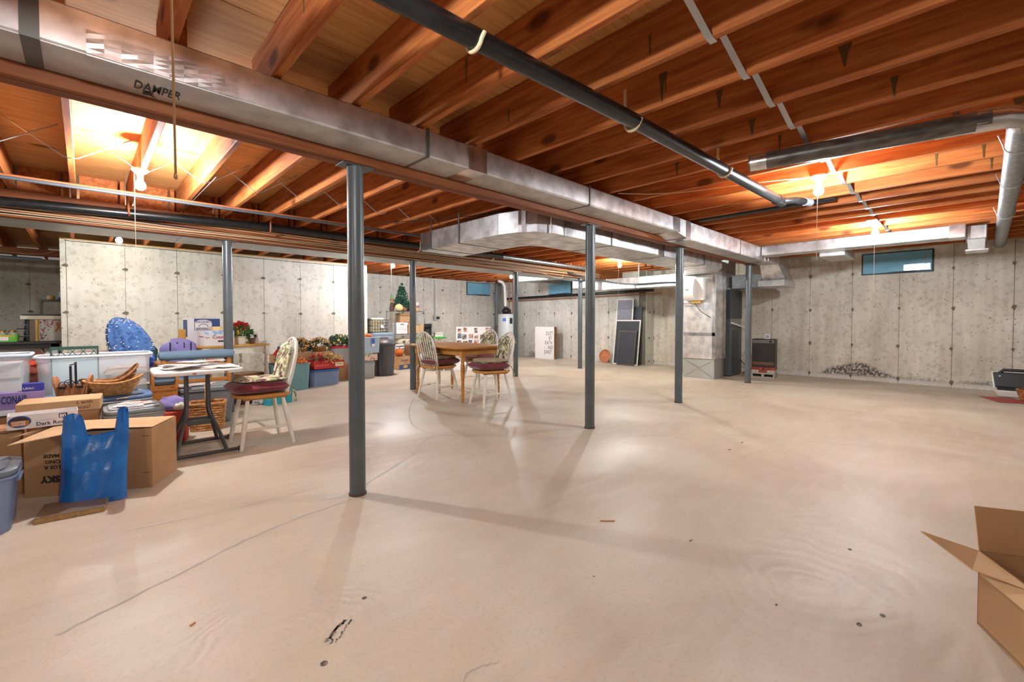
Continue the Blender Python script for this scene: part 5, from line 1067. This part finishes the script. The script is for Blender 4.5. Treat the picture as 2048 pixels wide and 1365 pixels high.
t = thing('cream_box', 'small cream box lying on the blue mountain carton', 'box', tuple(Vector(on_table(-.20, -.20)) + Vector((0, 0, .2058))), R(10)); part('body', B().box(-.07, -.05, 0, .10, .06, .05), mat('cream_box', 'e3cf9c', .6), t, bevel=.002); part('paper_band', B().box(.01, -.051, -.0, .101, .0605, .051), mat('kraft_cream', 'd5bd8e', .6), t)
t = thing('wooden_crate_end', 'upright plank of oak behind the two beer cartons', 'board', on_table(-.47, .12), R(20)); part('plank', B().box(-.012, -.09, 0, .012, .09, .22), OAKT, t); part('foot', B().box(-.03, -.09, 0, -.0125, .09, .012), OAKT, t)
LEAF = mat('leaf_green', '3d5a2c', .7, c2='5b7a3c', sc_=12.); LEAFD = mat('leaf_dark', '2b4028', .75, c2='465f3a', sc_=12.)
def leaves(n, c, r3, size, seed, b=None, up=.2):
    r = random.Random(seed); b = b or B()
    for _ in range(n):
        d = Vector((r.gauss(0, 1), r.gauss(0, 1), r.gauss(up, 1))).normalized(); k = r.uniform(.55, 1.)
        p = Vector((c[0] + d.x * r3[0] * k, c[1] + d.y * r3[1] * k, c[2] + d.z * r3[2] * k))
        a = Vector((r.gauss(0, 1), r.gauss(0, 1), r.gauss(0, 1))); a = (a - d * a.dot(d)).normalized() * size * .35; f = (d + Vector((0, 0, r.uniform(-.5, .3)))).normalized() * size
        nn = a.cross(f).normalized() * size * .12
        b.add([p, p + f * .5 + a, p + f, p + f * .5 - a, p + f * .5 + nn], [(0, 1, 4), (1, 2, 4), (2, 3, 4), (3, 0, 4)])
    return b
def berries(n, c, r3, rr, seed):
    r = random.Random(seed); b = B()
    for _ in range(n):
        d = Vector((r.gauss(0, 1), r.gauss(0, 1), r.gauss(.3, 1))).normalized(); b.blob((c[0] + d.x * r3[0], c[1] + d.y * r3[1], c[2] + d.z * r3[2]), (rr * r.uniform(.7, 1.2),) * 3, 0, 1, 1, 7, 5)
    return b
REDF = mat('flower_red', 'c8252b', .6, c2='9c151d', sc_=20.); ORF = mat('flower_orange', 'd0752a', .7, c2='b4531e', sc_=20.); CRF = mat('flower_cream', 'd9bd87', .8, c2='b98f57', sc_=20.); BURG = mat('flower_burgundy', '7d2a30', .8); YEL = mat('flower_yellow', 'd9a63a', .7)
t = thing('poinsettia', 'potted poinsettia with red bracts in a white pot', 'plant', on_table(.12, -.20))
part('pot', B().lathe([(.055, 0), (.065, .05), (.075, .115), (.068, .115), (.06, .10)], seg=20), mat('pot_white', 'dcd6c8', .5), t, smooth=40); part('pot_band', B().lathe([(.0775, .095), (.0775, .112)], seg=20), mat('pot_band', 'b9ad96', .6), t)
part('foliage', leaves(120, (0, 0, .18), (.11, .11, .07), .07, 31), LEAF, t, kind='stuff'); part('red_bracts', leaves(70, (-.02, -.02, .24), (.09, .09, .05), .055, 32, up=1.2), REDF, t, kind='stuff'); part('stems', B().tube([(0, 0, .1), (-.02, 0, .2)], .008, 6).tube([(0, 0, .1), (.03, .02, .2)], .006, 6), LEAFD, t)
t = thing('brown_pot', 'small dark brown plant pot beside the poinsettia', 'pot', on_table(.255, -.235)); part('pot', B().lathe([(.032, 0), (.04, .05), (.045, .085), (.04, .085), (.035, .07)], seg=16), mat('pot_brown', '5a3d38', .7), t, smooth=40); part('sprigs', leaves(26, (0, 0, .10), (.035, .035, .05), .05, 33), LEAFD, t, kind='stuff')
t = thing('yellow_book', 'yellow picture standing behind the poinsettia', 'picture', on_table(.30, .10), R(10)); part('panel', B().box(-.12, -.006, .001, .12, .006, .27, Matrix.Rotation(R(-6), 4, 'X')), mat('yellow_print', 'dcae1e', .5, c2='c9931a', sc_=7.), t); part('top_band', B().box(-.122, -.009, .235, .122, -.0065, .272, Matrix.Rotation(R(-6), 4, 'X')), mat('tan_band', 'c9ab7c', .6), t); part('white_shape', B().prism([(-.0, .02), (.10, .02), (.08, .15), (.05, .19), (.02, .15)], .0066, .0078, Matrix.Rotation(R(84), 4, 'X')), WHITE, t); part('easel_leg', B().cyl((0, .085, .0), (0, .03, .2), .005, 6), CARD, t)
t = thing('red_tulip', 'red artificial tulip on a tall stem by the yellow picture', 'flower', on_table(.36, .02)); part('stem', B().tube([(0, 0, 0), (.01, 0, .12), (-.02, 0, .22)], .004, 6), LEAFD, t); part('bloom', leaves(24, (-.02, 0, .24), (.03, .03, .03), .05, 34, up=.8), REDF, t, kind='stuff'); part('base', B().lathe([(.03, 0), (.03, .008)], seg=12), LEAFD, t)
t = thing('white_vase', 'white tapered vase at the right of the poinsettia', 'vase', on_table(.355, -.20)); part('body', B().lathe([(.046, 0), (.052, .02), (.044, .08), (.032, .15), (.026, .152)], seg=20), mat('vase_white', 'ece9e2', .35), t, smooth=40); part('foot_ring', B().lathe([(.05, 0), (.048, .006)], seg=20), WHITE, t)
t = thing('eyeglasses', 'thin-framed eyeglasses lying on the oak table top', 'glasses', on_table(.42, -.26), R(30))
for s_ in (-1, 1): part('lens_rim', B().tube([(s_ * .032 + .024 * math.cos(a), 0, .02 + .018 * math.sin(a)) for a in [k * PI / 6 for k in range(12)]], .002, 5, closed=True), IRON, t); part('temple', B().tube([(s_ * .056, 0, .025), (s_ * .054, .12, .006)], .002, 5), IRON, t)
part('bridge', B().tube([(-.009, 0, .025), (.009, 0, .025)], .002, 5), IRON, t)
t = thing('white_card_stand', 'white folded card beside the beer cartons', 'card', on_table(.0, -.15), R(15)); part('card_front', B().box(-.045, -.003, 0, .045, .0, .17), WB, t); part('card_stripe', B().box(.02, -.0042, .0, .045, -.0032, .06), mat('stripe_orange', 'd69a3a', .5), t)
# below and beside the table
t = carton('maroon box on the floor under the white table', (1.62, 6.72, 0), R(8), .48, .34, .22, mat('maroon_box', '5f2f35', .6), name='maroon_box', tape=False)
heap('crumpled clear plastic bag before the maroon box', 'plastic_bag', 'bag', (1.70, 6.42, 0), (.16, .10, .10), mat('white_film', 'cfd2d2', .3, alpha=.85), 26, nz=.5, fr=4.)
t = thing('teal_gift_bag', 'teal paper gift bag with cord handle behind the tray table chair', 'bag', (1.80, 6.28, 0), R(12)); part('bag_body', B().frustum(-.16, -.055, .16, .055, 0, -.165, -.06, .165, .06, .20), mat('teal_paper', '2b9aa6', .5), t); part('inner_lip', B().box(-.155, -.05, .2005, .155, .05, .206), mat('kraft', 'b5824f', .8), t)
part('cord_handle', B().tube([(-.12, -.058, .19), (-.12, -.06, .27), (-.09, -.06, .335), (-.05, -.06, .35), (-.03, -.06, .33), (-.05, -.06, .27), (-.08, -.058, .19)], .005, 6), mat('cord_tan', 'c9a56c', .8), t, smooth=40)
carton('brown carton in the dark beneath the white table', (1.75, 7.55, 0), R(20), .4, .3, .3, CARDD)
t = carton('open brown carton holding red spotted fabric beside the white table', (2.36, 7.98, 0), 0, .30, .30, .52, CARD, openf=True)
heap('red fabric with white spots in the carton beside the white table', 'red_spotted_fabric', 'fabric', (2.36, 7.98, .34), (.13, .13, .16), floral('red_spots', 'b02028', [('e8dcd6', .66, .68)], 40.), 27, nz=.25)
heap('navy hat on top of the red spotted fabric', 'baseball_hat', 'hat', (2.40, 8.0, .60), (.11, .09, .035), mat('cap_navy', '20305c', .8), 28, nz=.1)
solo('dark_picture', B().box(-.11, -.01, .0, .11, .01, .66), mat('black_frame', '2a2a2c', .5), 'dark framed panel standing behind the flower baskets', 'picture', (2.88, 8.42, 0), bevel=.004)
carton('brown carton under the first flower basket behind the teal tote', (2.66, 7.95, 0), 0, .24, .30, .55)
def arrangement(label, loc, rad, seed, hoop):
    t = thing('flower_basket', label, 'flower arrangement', loc); part('basket_bowl', B().lathe([(rad * .6, 0), (rad * .8, .05), (rad * .85, .07), (rad * .75, .065)], seg=18), WICKD, t, smooth=40)
    part('green_leaves', leaves(80, (0, 0, .10), (rad, rad * .8, .08), .07, seed), LEAFD, t, kind='stuff'); part('tan_flowers', leaves(110, (0, -.02, .13), (rad, rad * .8, .09), .06, seed + 1), CRF, t, kind='stuff'); part('red_leaves', leaves(26, (0, 0, .15), (rad * .8, rad * .6, .07), .05, seed + 2), BURG, t, kind='stuff'); part('orange_berries', berries(18, (0, -.02, .12), (rad * .9, rad * .7, .08), .013, seed + 3), ORF, t, kind='stuff')
    if hoop: part('hoop_handle', B().tube([(rad * .95 * math.cos(a), 0, .07 + .17 * math.sin(a)) for a in [R(d) for d in range(0, 181, 15)]], .007, 6), WICKD, t, smooth=40)
arrangement('autumn flower basket at the left on a carton by the pale wall', (2.64, 7.95, .551), .13, 50, False)
t = carton('wide open-topped brown carton behind the red tray box', (2.99, 8.05, 0), 0, .35, .34, .54, CARD)
arrangement('autumn flower basket with hoop handle on the wide carton', (2.98, 8.03, .542), .155, 60, True)
tote('solid teal tote full of orange flowers beside the tray table chair', (2.27, 7.42, 0), R(2), .60, .42, .42, TEAL, None, .88)
t = thing('orange_flowers', 'orange and dark autumn flowers heaped in the teal tote', 'flower arrangement', (2.27, 7.42, .35)); part('filler', B().box(-.24, -.15, -.34, .24, .15, .06), mat('filler_dark', '3b3026', .9), t); part('orange_blooms', berries(90, (.05, -.02, .08), (.22, .15, .06), .026, 70), ORF, t, kind='stuff'); part('dark_leaves', leaves(70, (.02, 0, .09), (.22, .15, .06), .06, 71), LEAFD, t, kind='stuff'); part('white_leaf', leaves(14, (.0, -.1, .1), (.1, .05, .05), .07, 72), CRF, t, kind='stuff')
t = tote('clear tote with a blue lid beside the solid teal tote', (2.86, 7.63, 0), R(3), .54, .38, .285, CLEARB, mat('blue_lid', '2e5d9c', .4), .92)
heap('grey fabric seen inside the blue-lidded clear tote', 'grey_fabric', 'fabric', (2.86, 7.63, .006), (.2, .13, .09), mat('fabric_grey', '8b8f98', .9), 29)
t = thing('red_tray_box', 'shallow red fruit tray with a cream label on the blue-lidded tote', 'tray box', (2.92, 7.60, .2862), R(4)); RT = mat('tray_red', 'c02a25', .5, c2='a8211e', sc_=6.)
for nm, q in (('front_panel', (-.26, -.17, .26, -.165)), ('back_panel', (-.26, .165, .26, .17)), ('side_panel', (-.26, -.1645, -.255, .1645)), ('side_panel', (.255, -.1645, .26, .1645))): part(nm, B().box(q[0], q[1], 0, q[2], q[3], .13), RT, t)
part('floor_panel', B().box(-.255, -.165, 0, .255, .165, .004), RT, t); part('label', B().box(.10, -.1715, .03, .245, -.1703, .095), mat('label_cream', 'dcc8a0', .6), t); part('label_script', B().tube([(.12, -.1725, .058), (.15, -.1725, .072), (.17, -.1725, .056), (.20, -.1725, .070), (.228, -.1725, .058)], .004, 5), mat('label_ink', '6a2a20', .6), t); text('California Strawberries', .03, mat('tray_gold', 'd99a72', .6), t, (-.24, -.1706, .05), sx=.85)
t = thing('dried_flowers', 'dried cream and red flowers heaped in the red tray box', 'flower arrangement', (2.92, 7.60, .2906)); part('bed', B().blob((0, 0, .05), (.22, .14, .06), .2, 3, 4, 18, 10, zmin=0), mat('bed_green', '5a5f3c', .9), t, smooth=60); part('cream_flowers', leaves(170, (.03, -.02, .13), (.22, .15, .07), .08, 80), CRF, t, kind='stuff'); part('red_flowers', leaves(50, (-.14, -.03, .14), (.1, .12, .06), .08, 81), REDF, t, kind='stuff'); part('green_leaves', leaves(40, (.05, 0, .12), (.18, .12, .05), .05, 82), LEAF, t, kind='stuff'); part('blue_bloom', berries(8, (-.1, -.05, .13), (.06, .05, .03), .02, 83), NAVY, t)
carton('brown carton under the red-lidded tote', (3.41, 8.16, 0), 0, .44, .40, .30)
RL = mat('red_lid', 'b5252e', .4); tote('clear tote with a red lid holding orange cloth, partly behind the nearest post', (3.41, 8.16, .3012), 0, .44, .40, .32, CLEARG, RL, .92)
heap('orange cloth seen inside the red-lidded tote', 'orange_cloth', 'cloth', (3.40, 8.14, .3072), (.16, .13, .10), mat('cloth_orange', 'c86a45', .9), 41)
t = thing('pine_garland', 'coiled pine garland with cream ornaments on the red lid', 'garland', (3.40, 8.15, .6214))
for i in range(3): part('pine_coil', leaves(130, (0, 0, .04 + i * .055), (.19 - i * .015, .15, .035), .045, 90 + i), LEAFD, t, kind='stuff'); part('cream_ornaments', berries(16, (0, 0, .04 + i * .055), (.19 - i * .015, .16, .03), .022, 95 + i), mat('ornament_cream', 'd5bd7e', .5), t)
part('coil_core', B().tube([(.15 * math.cos(a), .12 * math.sin(a), .04 + a * .006) for a in [k * .35 for k in range(52)]], .028, 7), LEAFD, t)
# right of the nearest post: stack, rubbish bin
tote('pale drawer tote at the bottom of the stack beside the black dustbin', (3.77, 7.96, 0), 0, .36, .34, .33, CLEARG, GREYT, .95)
t = thing('floral_box', 'box with rose pattern in the stack beside the black dustbin', 'box', (3.84, 7.96, .3304)); part('body', B().box(-.15, -.14, 0, .155, .14, .125), floral('rose_print', 'd8c3ad', [('a8705c', .55, .6), ('7c8a66', .62, .66)], 16.), t, bevel=.003); part('lid', B().box(-.13, -.12, .1252, .06, .12, .145), WB, t, bevel=.003)
tote('pale blue tote with white rim topping the stack beside the black dustbin', (3.80, 7.96, .4756), 0, .52, .38, .30, mat('pale_blue_plastic', 'b7cbdc', .3, alpha=.75), None, .9)
heap('white linens filling the pale blue tote', 'white_linens', 'linen', (3.80, 7.96, .4802), (.2, .13, .14), mat('linen_white', 'd8d8d4', .9), 42)
t = thing('price_tag', 'blue and white paper tag hanging on the pale blue tote', 'tag', (3.88, 7.762, .60), 0); part('tag_paper', B().box(-.03, -.001, 0, .03, .001, .15), mat('tag_blue', '3f63b5', .5), t); part('tag_white', B().box(-.03, -.0024, .0, .03, -.0012, .05), WHITE, t)
heap('orange and tan decoration on the pale blue tote', 'orange_decoration', 'decoration', (3.84, 7.94, .705), (.11, .09, .07), ORF, 43, nz=.5, fr=4.)
t = thing('rubbish_bin', 'round charcoal plastic dustbin with domed lid', 'dustbin', (4.27, 8.10, 0)); BIN = mat('bin_charcoal', '4a494b', .45)
b = B(); n = 48; vs = []; prof = [(.185, 0), (.19, .02), (.215, .55), (.225, .58), (.225, .60)]
for k, (rr_, zz) in enumerate(prof):
    for i in range(n):
        a = 2 * PI * i / n; q = rr_ * (1 - (.06 if (i // 2) % 3 == 0 and k in (1, 2) else 0)); vs.append((q * math.cos(a), q * math.sin(a), zz))
b.add(vs, [(k * n + i, k * n + (i + 1) % n, (k + 1) * n + (i + 1) % n, (k + 1) * n + i) for k in range(4) for i in range(n)] + [tuple(reversed(range(n))), tuple(range(4 * n, 5 * n))])
part('bin_body', b, BIN, t, smooth=25); part('bin_lid', B().lathe([(.235, .601), (.24, .625), (.232, .645), (.19, .69), (.10, .725), (.03, .73)], seg=36), BIN, t, smooth=35); part('lid_handle', B().box(-.09, -.018, .725, .09, .018, .75), BIN, t, bevel=.006)
# ---------------------------------------------------------------- recess: crate stack and wire rack
tote('grey tote at the bottom of the stack under the black crate', (4.71, 9.13, 0), 0, .50, .38, .40, GREYT, GREYL); tote('grey-blue tote directly under the black crate', (4.72, 9.13, .401), 0, .55, .40, .42, mat('blue_grey_tote', '8b98a4', .45), mat('bluegrey_lid2', '8fa3ae', .4))
t = thing('milk_crate', 'black open-grid plastic crate on the grey-blue tote', 'crate', (4.66, 9.13, .8215))
for y in (-.15, .15):
    for z in (.006, .075, .145, .215, .275): part('rail', B().box(-.19, y - .006, z - .005, .19, y + .006, z + .008), BLACK, t)
    for i in range(7): part('grid_bar', B().box(-.19 + i * .0617 - .004, y - .004, .0, -.19 + i * .0617 + .004, y + .004, .28), BLACK, t)
for x in (-.19, .19):
    for z in (.006, .145, .275): part('rail', B().box(x - .006, -.145, z - .005, x + .006, .145, z + .008), BLACK, t)
part('crate_floor', B().box(-.185, -.145, .0, .185, .145, .006), BLACK, t); part('sticker', B().box(.005, -.1575, .10, .07, -.1565, .16), WHITE, t)
t = thing('paper_files', 'cream paper files standing in the black crate', 'files', (4.62, 9.13, .829)); part('file_stack', B().box(-.14, -.12, 0, .12, .12, .285), mat('file_cream', 'cbbf9e', .8), t); part('top_sheet', B().box(-.15, -.125, .2855, .12, .125, .31), mat('file_white', 'e5dfd2', .7), t)
CHROME = mat('chrome_wire', 'bfc0c2', .22, .95)
t = thing('wire_rack', 'chrome wire shelving rack against the far wall', 'shelf', (5.55, 9.42, 0))
for x in (-.40, .40):
    for y in (-.2, .2): part('upright', B().cyl((x, y, 0), (x, y, 1.33), .013, 10), CHROME, t, smooth=40)
for z in (.12, .76, 1.30):
    part('shelf_rim', B().tube([(-.40, -.2, z), (.40, -.2, z), (.40, .2, z), (-.40, .2, z)], .009, 6, closed=True), CHROME, t)
    b = B()
    for i in range(26): b.cyl((-.385 + i * .0308, -.2, z), (-.385 + i * .0308, .2, z), .0035, 4)
    part('shelf_wires', b, CHROME, t)
SZ = 1.309
t = thing('christmas_tree', 'small artificial christmas tree with lights on top of the wire rack', 'tree', (5.44, 9.42, SZ)); part('burlap_base', B().blob((0, 0, .06), (.14, .13, .08), .2, 4, 2, 16, 10, zmin=0), mat('burlap', '9c7048', .9), t, smooth=60); part('trunk', B().cyl((0, 0, .08), (0, 0, .55), .012, 8), CARDD, t)
b = B(); r = random.Random(17)
for k in range(8):
    z = .13 + k * .058; rad = .20 * (1 - k / 8.6); nb = 16 - k
    for i in range(nb):
        a = 2 * PI * i / nb + k; tip = Vector((rad * math.cos(a), rad * math.sin(a), z - .03)); root = Vector((0, 0, z + .05))
        leaves(9, tuple(root.lerp(tip, .7)), (rad * .3, rad * .3, .02), .06, 300 + k * 20 + i, b); b.tube([root, tip], .006, 4)
leaves(30, (0, 0, .59), (.02, .02, .04), .05, 777, b, up=2); part('needles', b, mat('pine_green', '2c5a44', .8, c2='1f4535', sc_=20.), t, kind='stuff'); part('small_lights', berries(40, (0, 0, .28), (.14, .14, .17), .008, 18), mat('tree_light', 'efe6c8', .3), t)
t = thing('elf_figure', 'small green and red holiday figure left of the christmas tree', 'figure', (5.18, 9.42, SZ)); part('figure_body', B().lathe([(.05, 0), (.055, .05), (.04, .16), (.025, .2)], seg=14), mat('elf_brown', '5d4334', .9), t, smooth=40); part('figure_head', B().blob((0, 0, .235), (.035, .035, .04), .1, 3, 1, 12, 8), CRF, t, smooth=60); part('figure_hat', B().lathe([(.04, .25), (.025, .33), (.005, .42)], seg=12), mat('elf_green', '5f8a4a', .8), t, smooth=40); part('red_trim', B().lathe([(.043, .245), (.043, .262)], seg=12), REDF, t); part('sprig', leaves(18, (.04, -.02, .18), (.04, .04, .1), .05, 19), BURG, t, kind='stuff')
t = thing('cream_gourd', 'round cream gourd beside the christmas tree', 'gourd', (5.30, 9.30, SZ)); part('body', B().blob((0, 0, .08), (.10, .09, .085), .08, 3, 6, 18, 12), mat('gourd_cream', 'd9c48e', .6), t, smooth=60); part('stem', B().cyl((0, 0, .155), (.01, 0, .185), .008, 6), CARDD, t)
t = thing('purple_figure', 'small pale figure with purple bow at the right end of the rack', 'figure', (5.86, 9.42, SZ)); part('body', B().lathe([(.05, 0), (.06, .08), (.03, .15)], seg=14), CRF, t, smooth=40); part('head', B().blob((0, 0, .18), (.04, .04, .045), .1, 3, 1, 12, 8), WHITE, t, smooth=60); part('bow', B().blob((0, -.05, .11), (.05, .015, .025), .2, 3, 2, 10, 6), mat('bow_purple', '8a5a9a', .6), t)
heap('dark brown cone decoration between the tree and the right figure', 'brown_decoration', 'decoration', (5.66, 9.42, SZ), (.09, .08, .07), mat('deco_brown', '4f342a', .9), 44, nz=.4)
s2 = .7695
t = carton('tall brown wine carton behind the white file box on the rack', (5.58, 9.50, s2), 0, .42, .24, .49); part('printed_script', B().tube([(-.12, -.1215, .25), (-.08, -.1215, .28), (-.02, -.1215, .26), (.06, -.1215, .28)], .006, 5), BRN, t)
t = thing('file_box', 'white cardboard file box with hand hole on the middle rack shelf', 'box', (5.33, 9.31, s2)); part('body', B().box(-.14, -.09, 0, .14, .09, .20), WB, t, bevel=.002); part('lid', B().box(-.147, -.097, .201, .147, .097, .265), WB, t, bevel=.003); part('hand_hole', B().box(-.045, -.0985, .215, .045, -.0975, .235), BLACK, t); part('print_line', B().box(-.12, -.0915, .10, .12, -.0905, .106).box(-.12, -.0915, .14, .06, -.0905, .144), CARD, t)
carton('small brown carton beside the white file box on the rack', (5.66, 9.29, s2), 0, .30, .15, .20, CARDP); carton('short brown carton at the right end of the middle rack shelf', (5.865, 9.30, s2), 0, .10, .17, .22, CARDP)
for i, (lb, c) in enumerate([('folded beige quilt low on the wire rack', 'b9a78f'), ('folded grey patterned quilt on the beige quilt', 'a89f94'), ('folded cream blanket topping the quilts on the rack', 'cdbfa6')]):
    solo('folded_quilt', B().pillow(.62, .34, .19, (0, 0, .085), 12, 6.), floral('quilt_%d' % i, c, [('6b5a4c', .6, .64)], 12.), lb, 'quilt', (5.55, 9.42, .1295 + i * .172), 0, smooth=60, weld=True)
t = carton('brown beer carton with navy base standing on the floor before the rack', (5.06, 8.78, 0), math.atan2(.08, .35), .36, .24, .29, CARD, tape=False)
part('navy_base_print', B().box(-.179, -.1215, .005, .179, -.1203, .11), mat('brew_navy', ''), t); text('Corona', .075, NAVY, t, (-.14, -.1212, .185), bold=.001, sx=.95); text('EXTRA', .03, NAVY, t, (-.05, -.1212, .145))
part('crown_print', B().lathe([(.055, 0), (.055, .001)], seg=16, M=Matrix.Translation((0, -.1217, .065)) @ Matrix.Rotation(R(90), 4, 'X') @ Matrix.Diagonal((1.2, .6, 1, 1))), YEL, t)
t = carton('brown carton to the right of the navy-based beer carton', (5.45, 8.92, 0), R(10), .30, .26, .50, CARDD)
t = thing('pumpkin', 'orange pumpkin decoration sitting on the navy-based beer carton', 'pumpkin', (5.0, 8.78, .2905)); part('body', B().blob((0, 0, .085), (.11, .10, .088), .12, 3, 8, 20, 12), ORF, t, smooth=60); part('stem', B().cyl((0, 0, .165), (.015, 0, .20), .01, 6), LEAFD, t)
t = thing('striped_box', 'black and white striped box leaning against the rack above the pumpkin', 'box', (5.10, 8.95, .2905)); part('body', B().box(-.10, -.03, 0, .10, .03, .26), WB, t)
for i in range(3): part('black_stripe', B().box(-.101, -.0315, .08 + i * .06, .101, -.0305, .10 + i * .06), BLACK, t)
# ---------------------------------------------------------------- alcove on the far left
DT = mat('dark_table', '3a3330', .5, c2='2e2826', sc_=6.)
t = thing('dark_work_table', 'dark wooden table in the alcove carrying jars', 'table', (-1.0, 9.98, 0)); part('table_top', B().box(-.36, -.25, .735, .74, .30, .775), DT, t, bevel=.004)
part('apron', B().box(-.28, -.20, .66, .70, -.18, .7345), DT, t); part('apron', B().box(-.28, .22, .66, .70, .24, .7345), DT, t)
for x in (-.24, .66):
    for y in (-.17, .21): part('leg', B().box(x - .04, y - .03, 0, x + .04, y + .03, .7345), DT, t)
TZ = .7755
t = thing('jar_tray', 'green cardboard tray of jars on the dark table', 'tray', (-.93, 9.88, TZ)); GT = mat('tray_green', '66b83f', .5); part('tray_wall', shell(.42, .24, .43, .25, .105, .004, 9.), GT, t); part('front_print', B().box(-.12, -.1265, .02, .12, -.1255, .085), WB, t); text('J.M.', .06, RED, t, (-.05, -.127, .033), bold=.002); part('yellow_swoosh', B().box(.02, -.1272, .075, .18, -.1266, .095), YEL, t)
GLASS = mat('jar_glass', 'c9cfc4', .1, alpha=.5); LIDM = mat('jar_lid', 'b79a5c', .35, .8)
jar = None
for i in range(8):
    x, y = -.93 - .15 + (i % 4) * .10, 9.83 + (i // 4) * .10
    lb = '%s glass jar in the green tray, %s' % (['brass-lidded', 'brass-lidded'][i // 4], (['leftmost', 'second from the left', 'third from the left', 'rightmost'][i % 4]) + (' of the front row' if i < 4 else ' of the back row'))
    if jar is None:
        jar = thing('glass_jar', lb, 'jar', (x, y, TZ + .005), 0, 'glass jars in the green tray'); part('jar_body', B().lathe([(.04, 0), (.044, .01), (.044, .11), (.034, .125), (.034, .13)], seg=16), GLASS, jar, smooth=40); part('jar_lid', B().lathe([(.037, .131), (.037, .152), (.034, .155)], seg=16), LIDM, jar, smooth=40); part('preserve', B().lathe([(.039, .004), (.040, .07)], seg=14), mat('preserve', '8a5a38', .4), jar)
    else: dup(jar, (x, y, TZ + .005 + (.012 if i > 3 else 0)), 0, lb)
t = thing('thermos_rack', 'stacked dark spice tower behind the jars', 'rack', (-.63, 10.02, TZ))
for i in range(4): part('cup', B().lathe([(.05 - i * .006, i * .085), (.055 - i * .006, .035 + i * .085), (.03, .075 + i * .085)], seg=16), mat('navy_black', '23272f', .4), t, smooth=40)
part('arm', B().box(-.12, -.01, .18, -.03, .01, .195).box(-.12, -.01, .06, -.03, .01, .075), mat('navy_black', ''), t)
t = thing('gift_bag', 'gift bag with red berries and an orange ribbon on the dark table', 'bag', (-.42, 9.98, TZ), R(6)); part('bag_body', B().box(-.19, -.07, 0, .17, .07, .33), mat('bag_pale', 'c9bfb6', .5), t); part('brown_side', B().box(-.195, -.071, 0, -.135, .071, .331), mat('bag_brown', '7c6a58', .6), t); part('yellow_ribbon', B().tube([(-.115, -.076, .0), (-.12, -.078, .16), (-.11, -.076, .325)], .016, 6), YEL, t)
r = random.Random(4); b = B(); b2 = B()
for k in range(90):
    u, v = r.uniform(-.085, .06), r.uniform(.02, .32)
    if u > -.085 + .15 * (v / .33) + .02 and v < .25 and u > .0: continue
    (b if r.random() < .7 else b2).lathe([(.008, 0), (.008, .001)], seg=6, M=Matrix.Translation((u, -.0703, v)) @ Matrix.Rotation(R(90), 4, 'X'))
part('berry_print', b, REDF, t, kind='stuff'); part('leaf_print', b2, LEAF, t, kind='stuff')
part('ribbon_print', B().tube([(.075, -.0712, .14), (.105, -.0712, .20), (.125, -.0712, .26), (.115, -.0712, .29), (.10, -.0712, .29), (.09, -.0712, .26), (.115, -.0712, .20), (.15, -.0712, .15)], .010, 4), ORF, t)
t = thing('white_platter_box', 'flat cream box lying across the gift bag', 'box', (-.44, 10.02, TZ + .332)); part('body', B().box(-.26, -.14, 0, .17, .12, .055), mat('platter_cream', 'd6cdb6', .6), t, bevel=.004); part('dark_tray', B().box(-.25, -.12, .0555, .17, .12, .08), DT, t)
t = thing('steel_shelf_unit', 'dark slotted steel shelving behind the gift bag', 'shelf', (-.40, 10.55, 0)); OLV = mat('olive_steel', '4a4f3c', .5, .3)
for z in (.5, 1.40): part('shelf_plate', B().box(-.12, -.15, z, .5, .15, z + .035), OLV, t)
for x in (-.11, .48):
    for y in (-.14, .14): part('slotted_post', B().box(x - .012, y - .012, 0, x + .012, y + .012, z - .001), OLV, t)
t = thing('paint_can', 'blue and white paint can on the slotted steel shelf', 'can', (-.26, 10.55, 1.4355)); part('can_body', B().lathe([(.055, 0), (.055, .13)], seg=18), mat('can_blue', '2f62b5', .4), t, smooth=40); part('can_label', B().box(-.05, -.058, .04, -.02, -.04, .13), WHITE, t); part('can_lid', B().lathe([(.056, .131), (.05, .14)], seg=18), STEEL, t)
t = thing('tape_roll', 'cream roll with blue end on the slotted steel shelf', 'roll', (-.40, 10.52, 1.4355)); part('roll_body', B().lathe([(.05, 0), (.05, .06)], seg=18), CRF, t, smooth=40); part('blue_tab', B().box(-.09, -.01, .05, -.051, .01, .06), BLU, t)
t = thing('white_sign_sheet', 'white curved sheet of card leaning below the dark table', 'sheet', (-.44, 9.55, .38), R(-5)); part('card', B().prism([(-.14, -.376), (.14, -.376), (.14, .28), (.02, .24), (-.14, .10)], -.003, .003, Matrix.Rotation(R(82), 4, 'X')), WB, t)
t = thing('grey_bin_bag', 'grey slumped bag under the dark table', 'bag', (-.70, 9.05, 0)); part('bag_body', B().blob((0, 0, .25), (.22, .2, .26), .3, 2.4, 12, 22, 14, zmin=0), mat('bag_dark', '56584f', .8), t, smooth=60); part('twist', B().cyl((0, 0, .45), (.02, 0, .56), .03, 8, .05), mat('bag_dark', ''), t)
heap('heap of dark and red odds and ends behind the clear totes', 'rag_heap', 'rags', (-.40, 6.2, 0), (.22, .3, .42), mat('rag_dark', '4b4138', .9, c2='8a3a2e', sc_=5.), 45, nz=.4)
solo('red_rag', B().blob((0, 0, .03), (.14, .10, .04), .4, 4, 6, 16, 9, zmin=0), mat('rag_red', 'c2452f', .9), 'red rag lying on the dark rag heap', 'rag', (-.42, 6.1, .66), smooth=60)
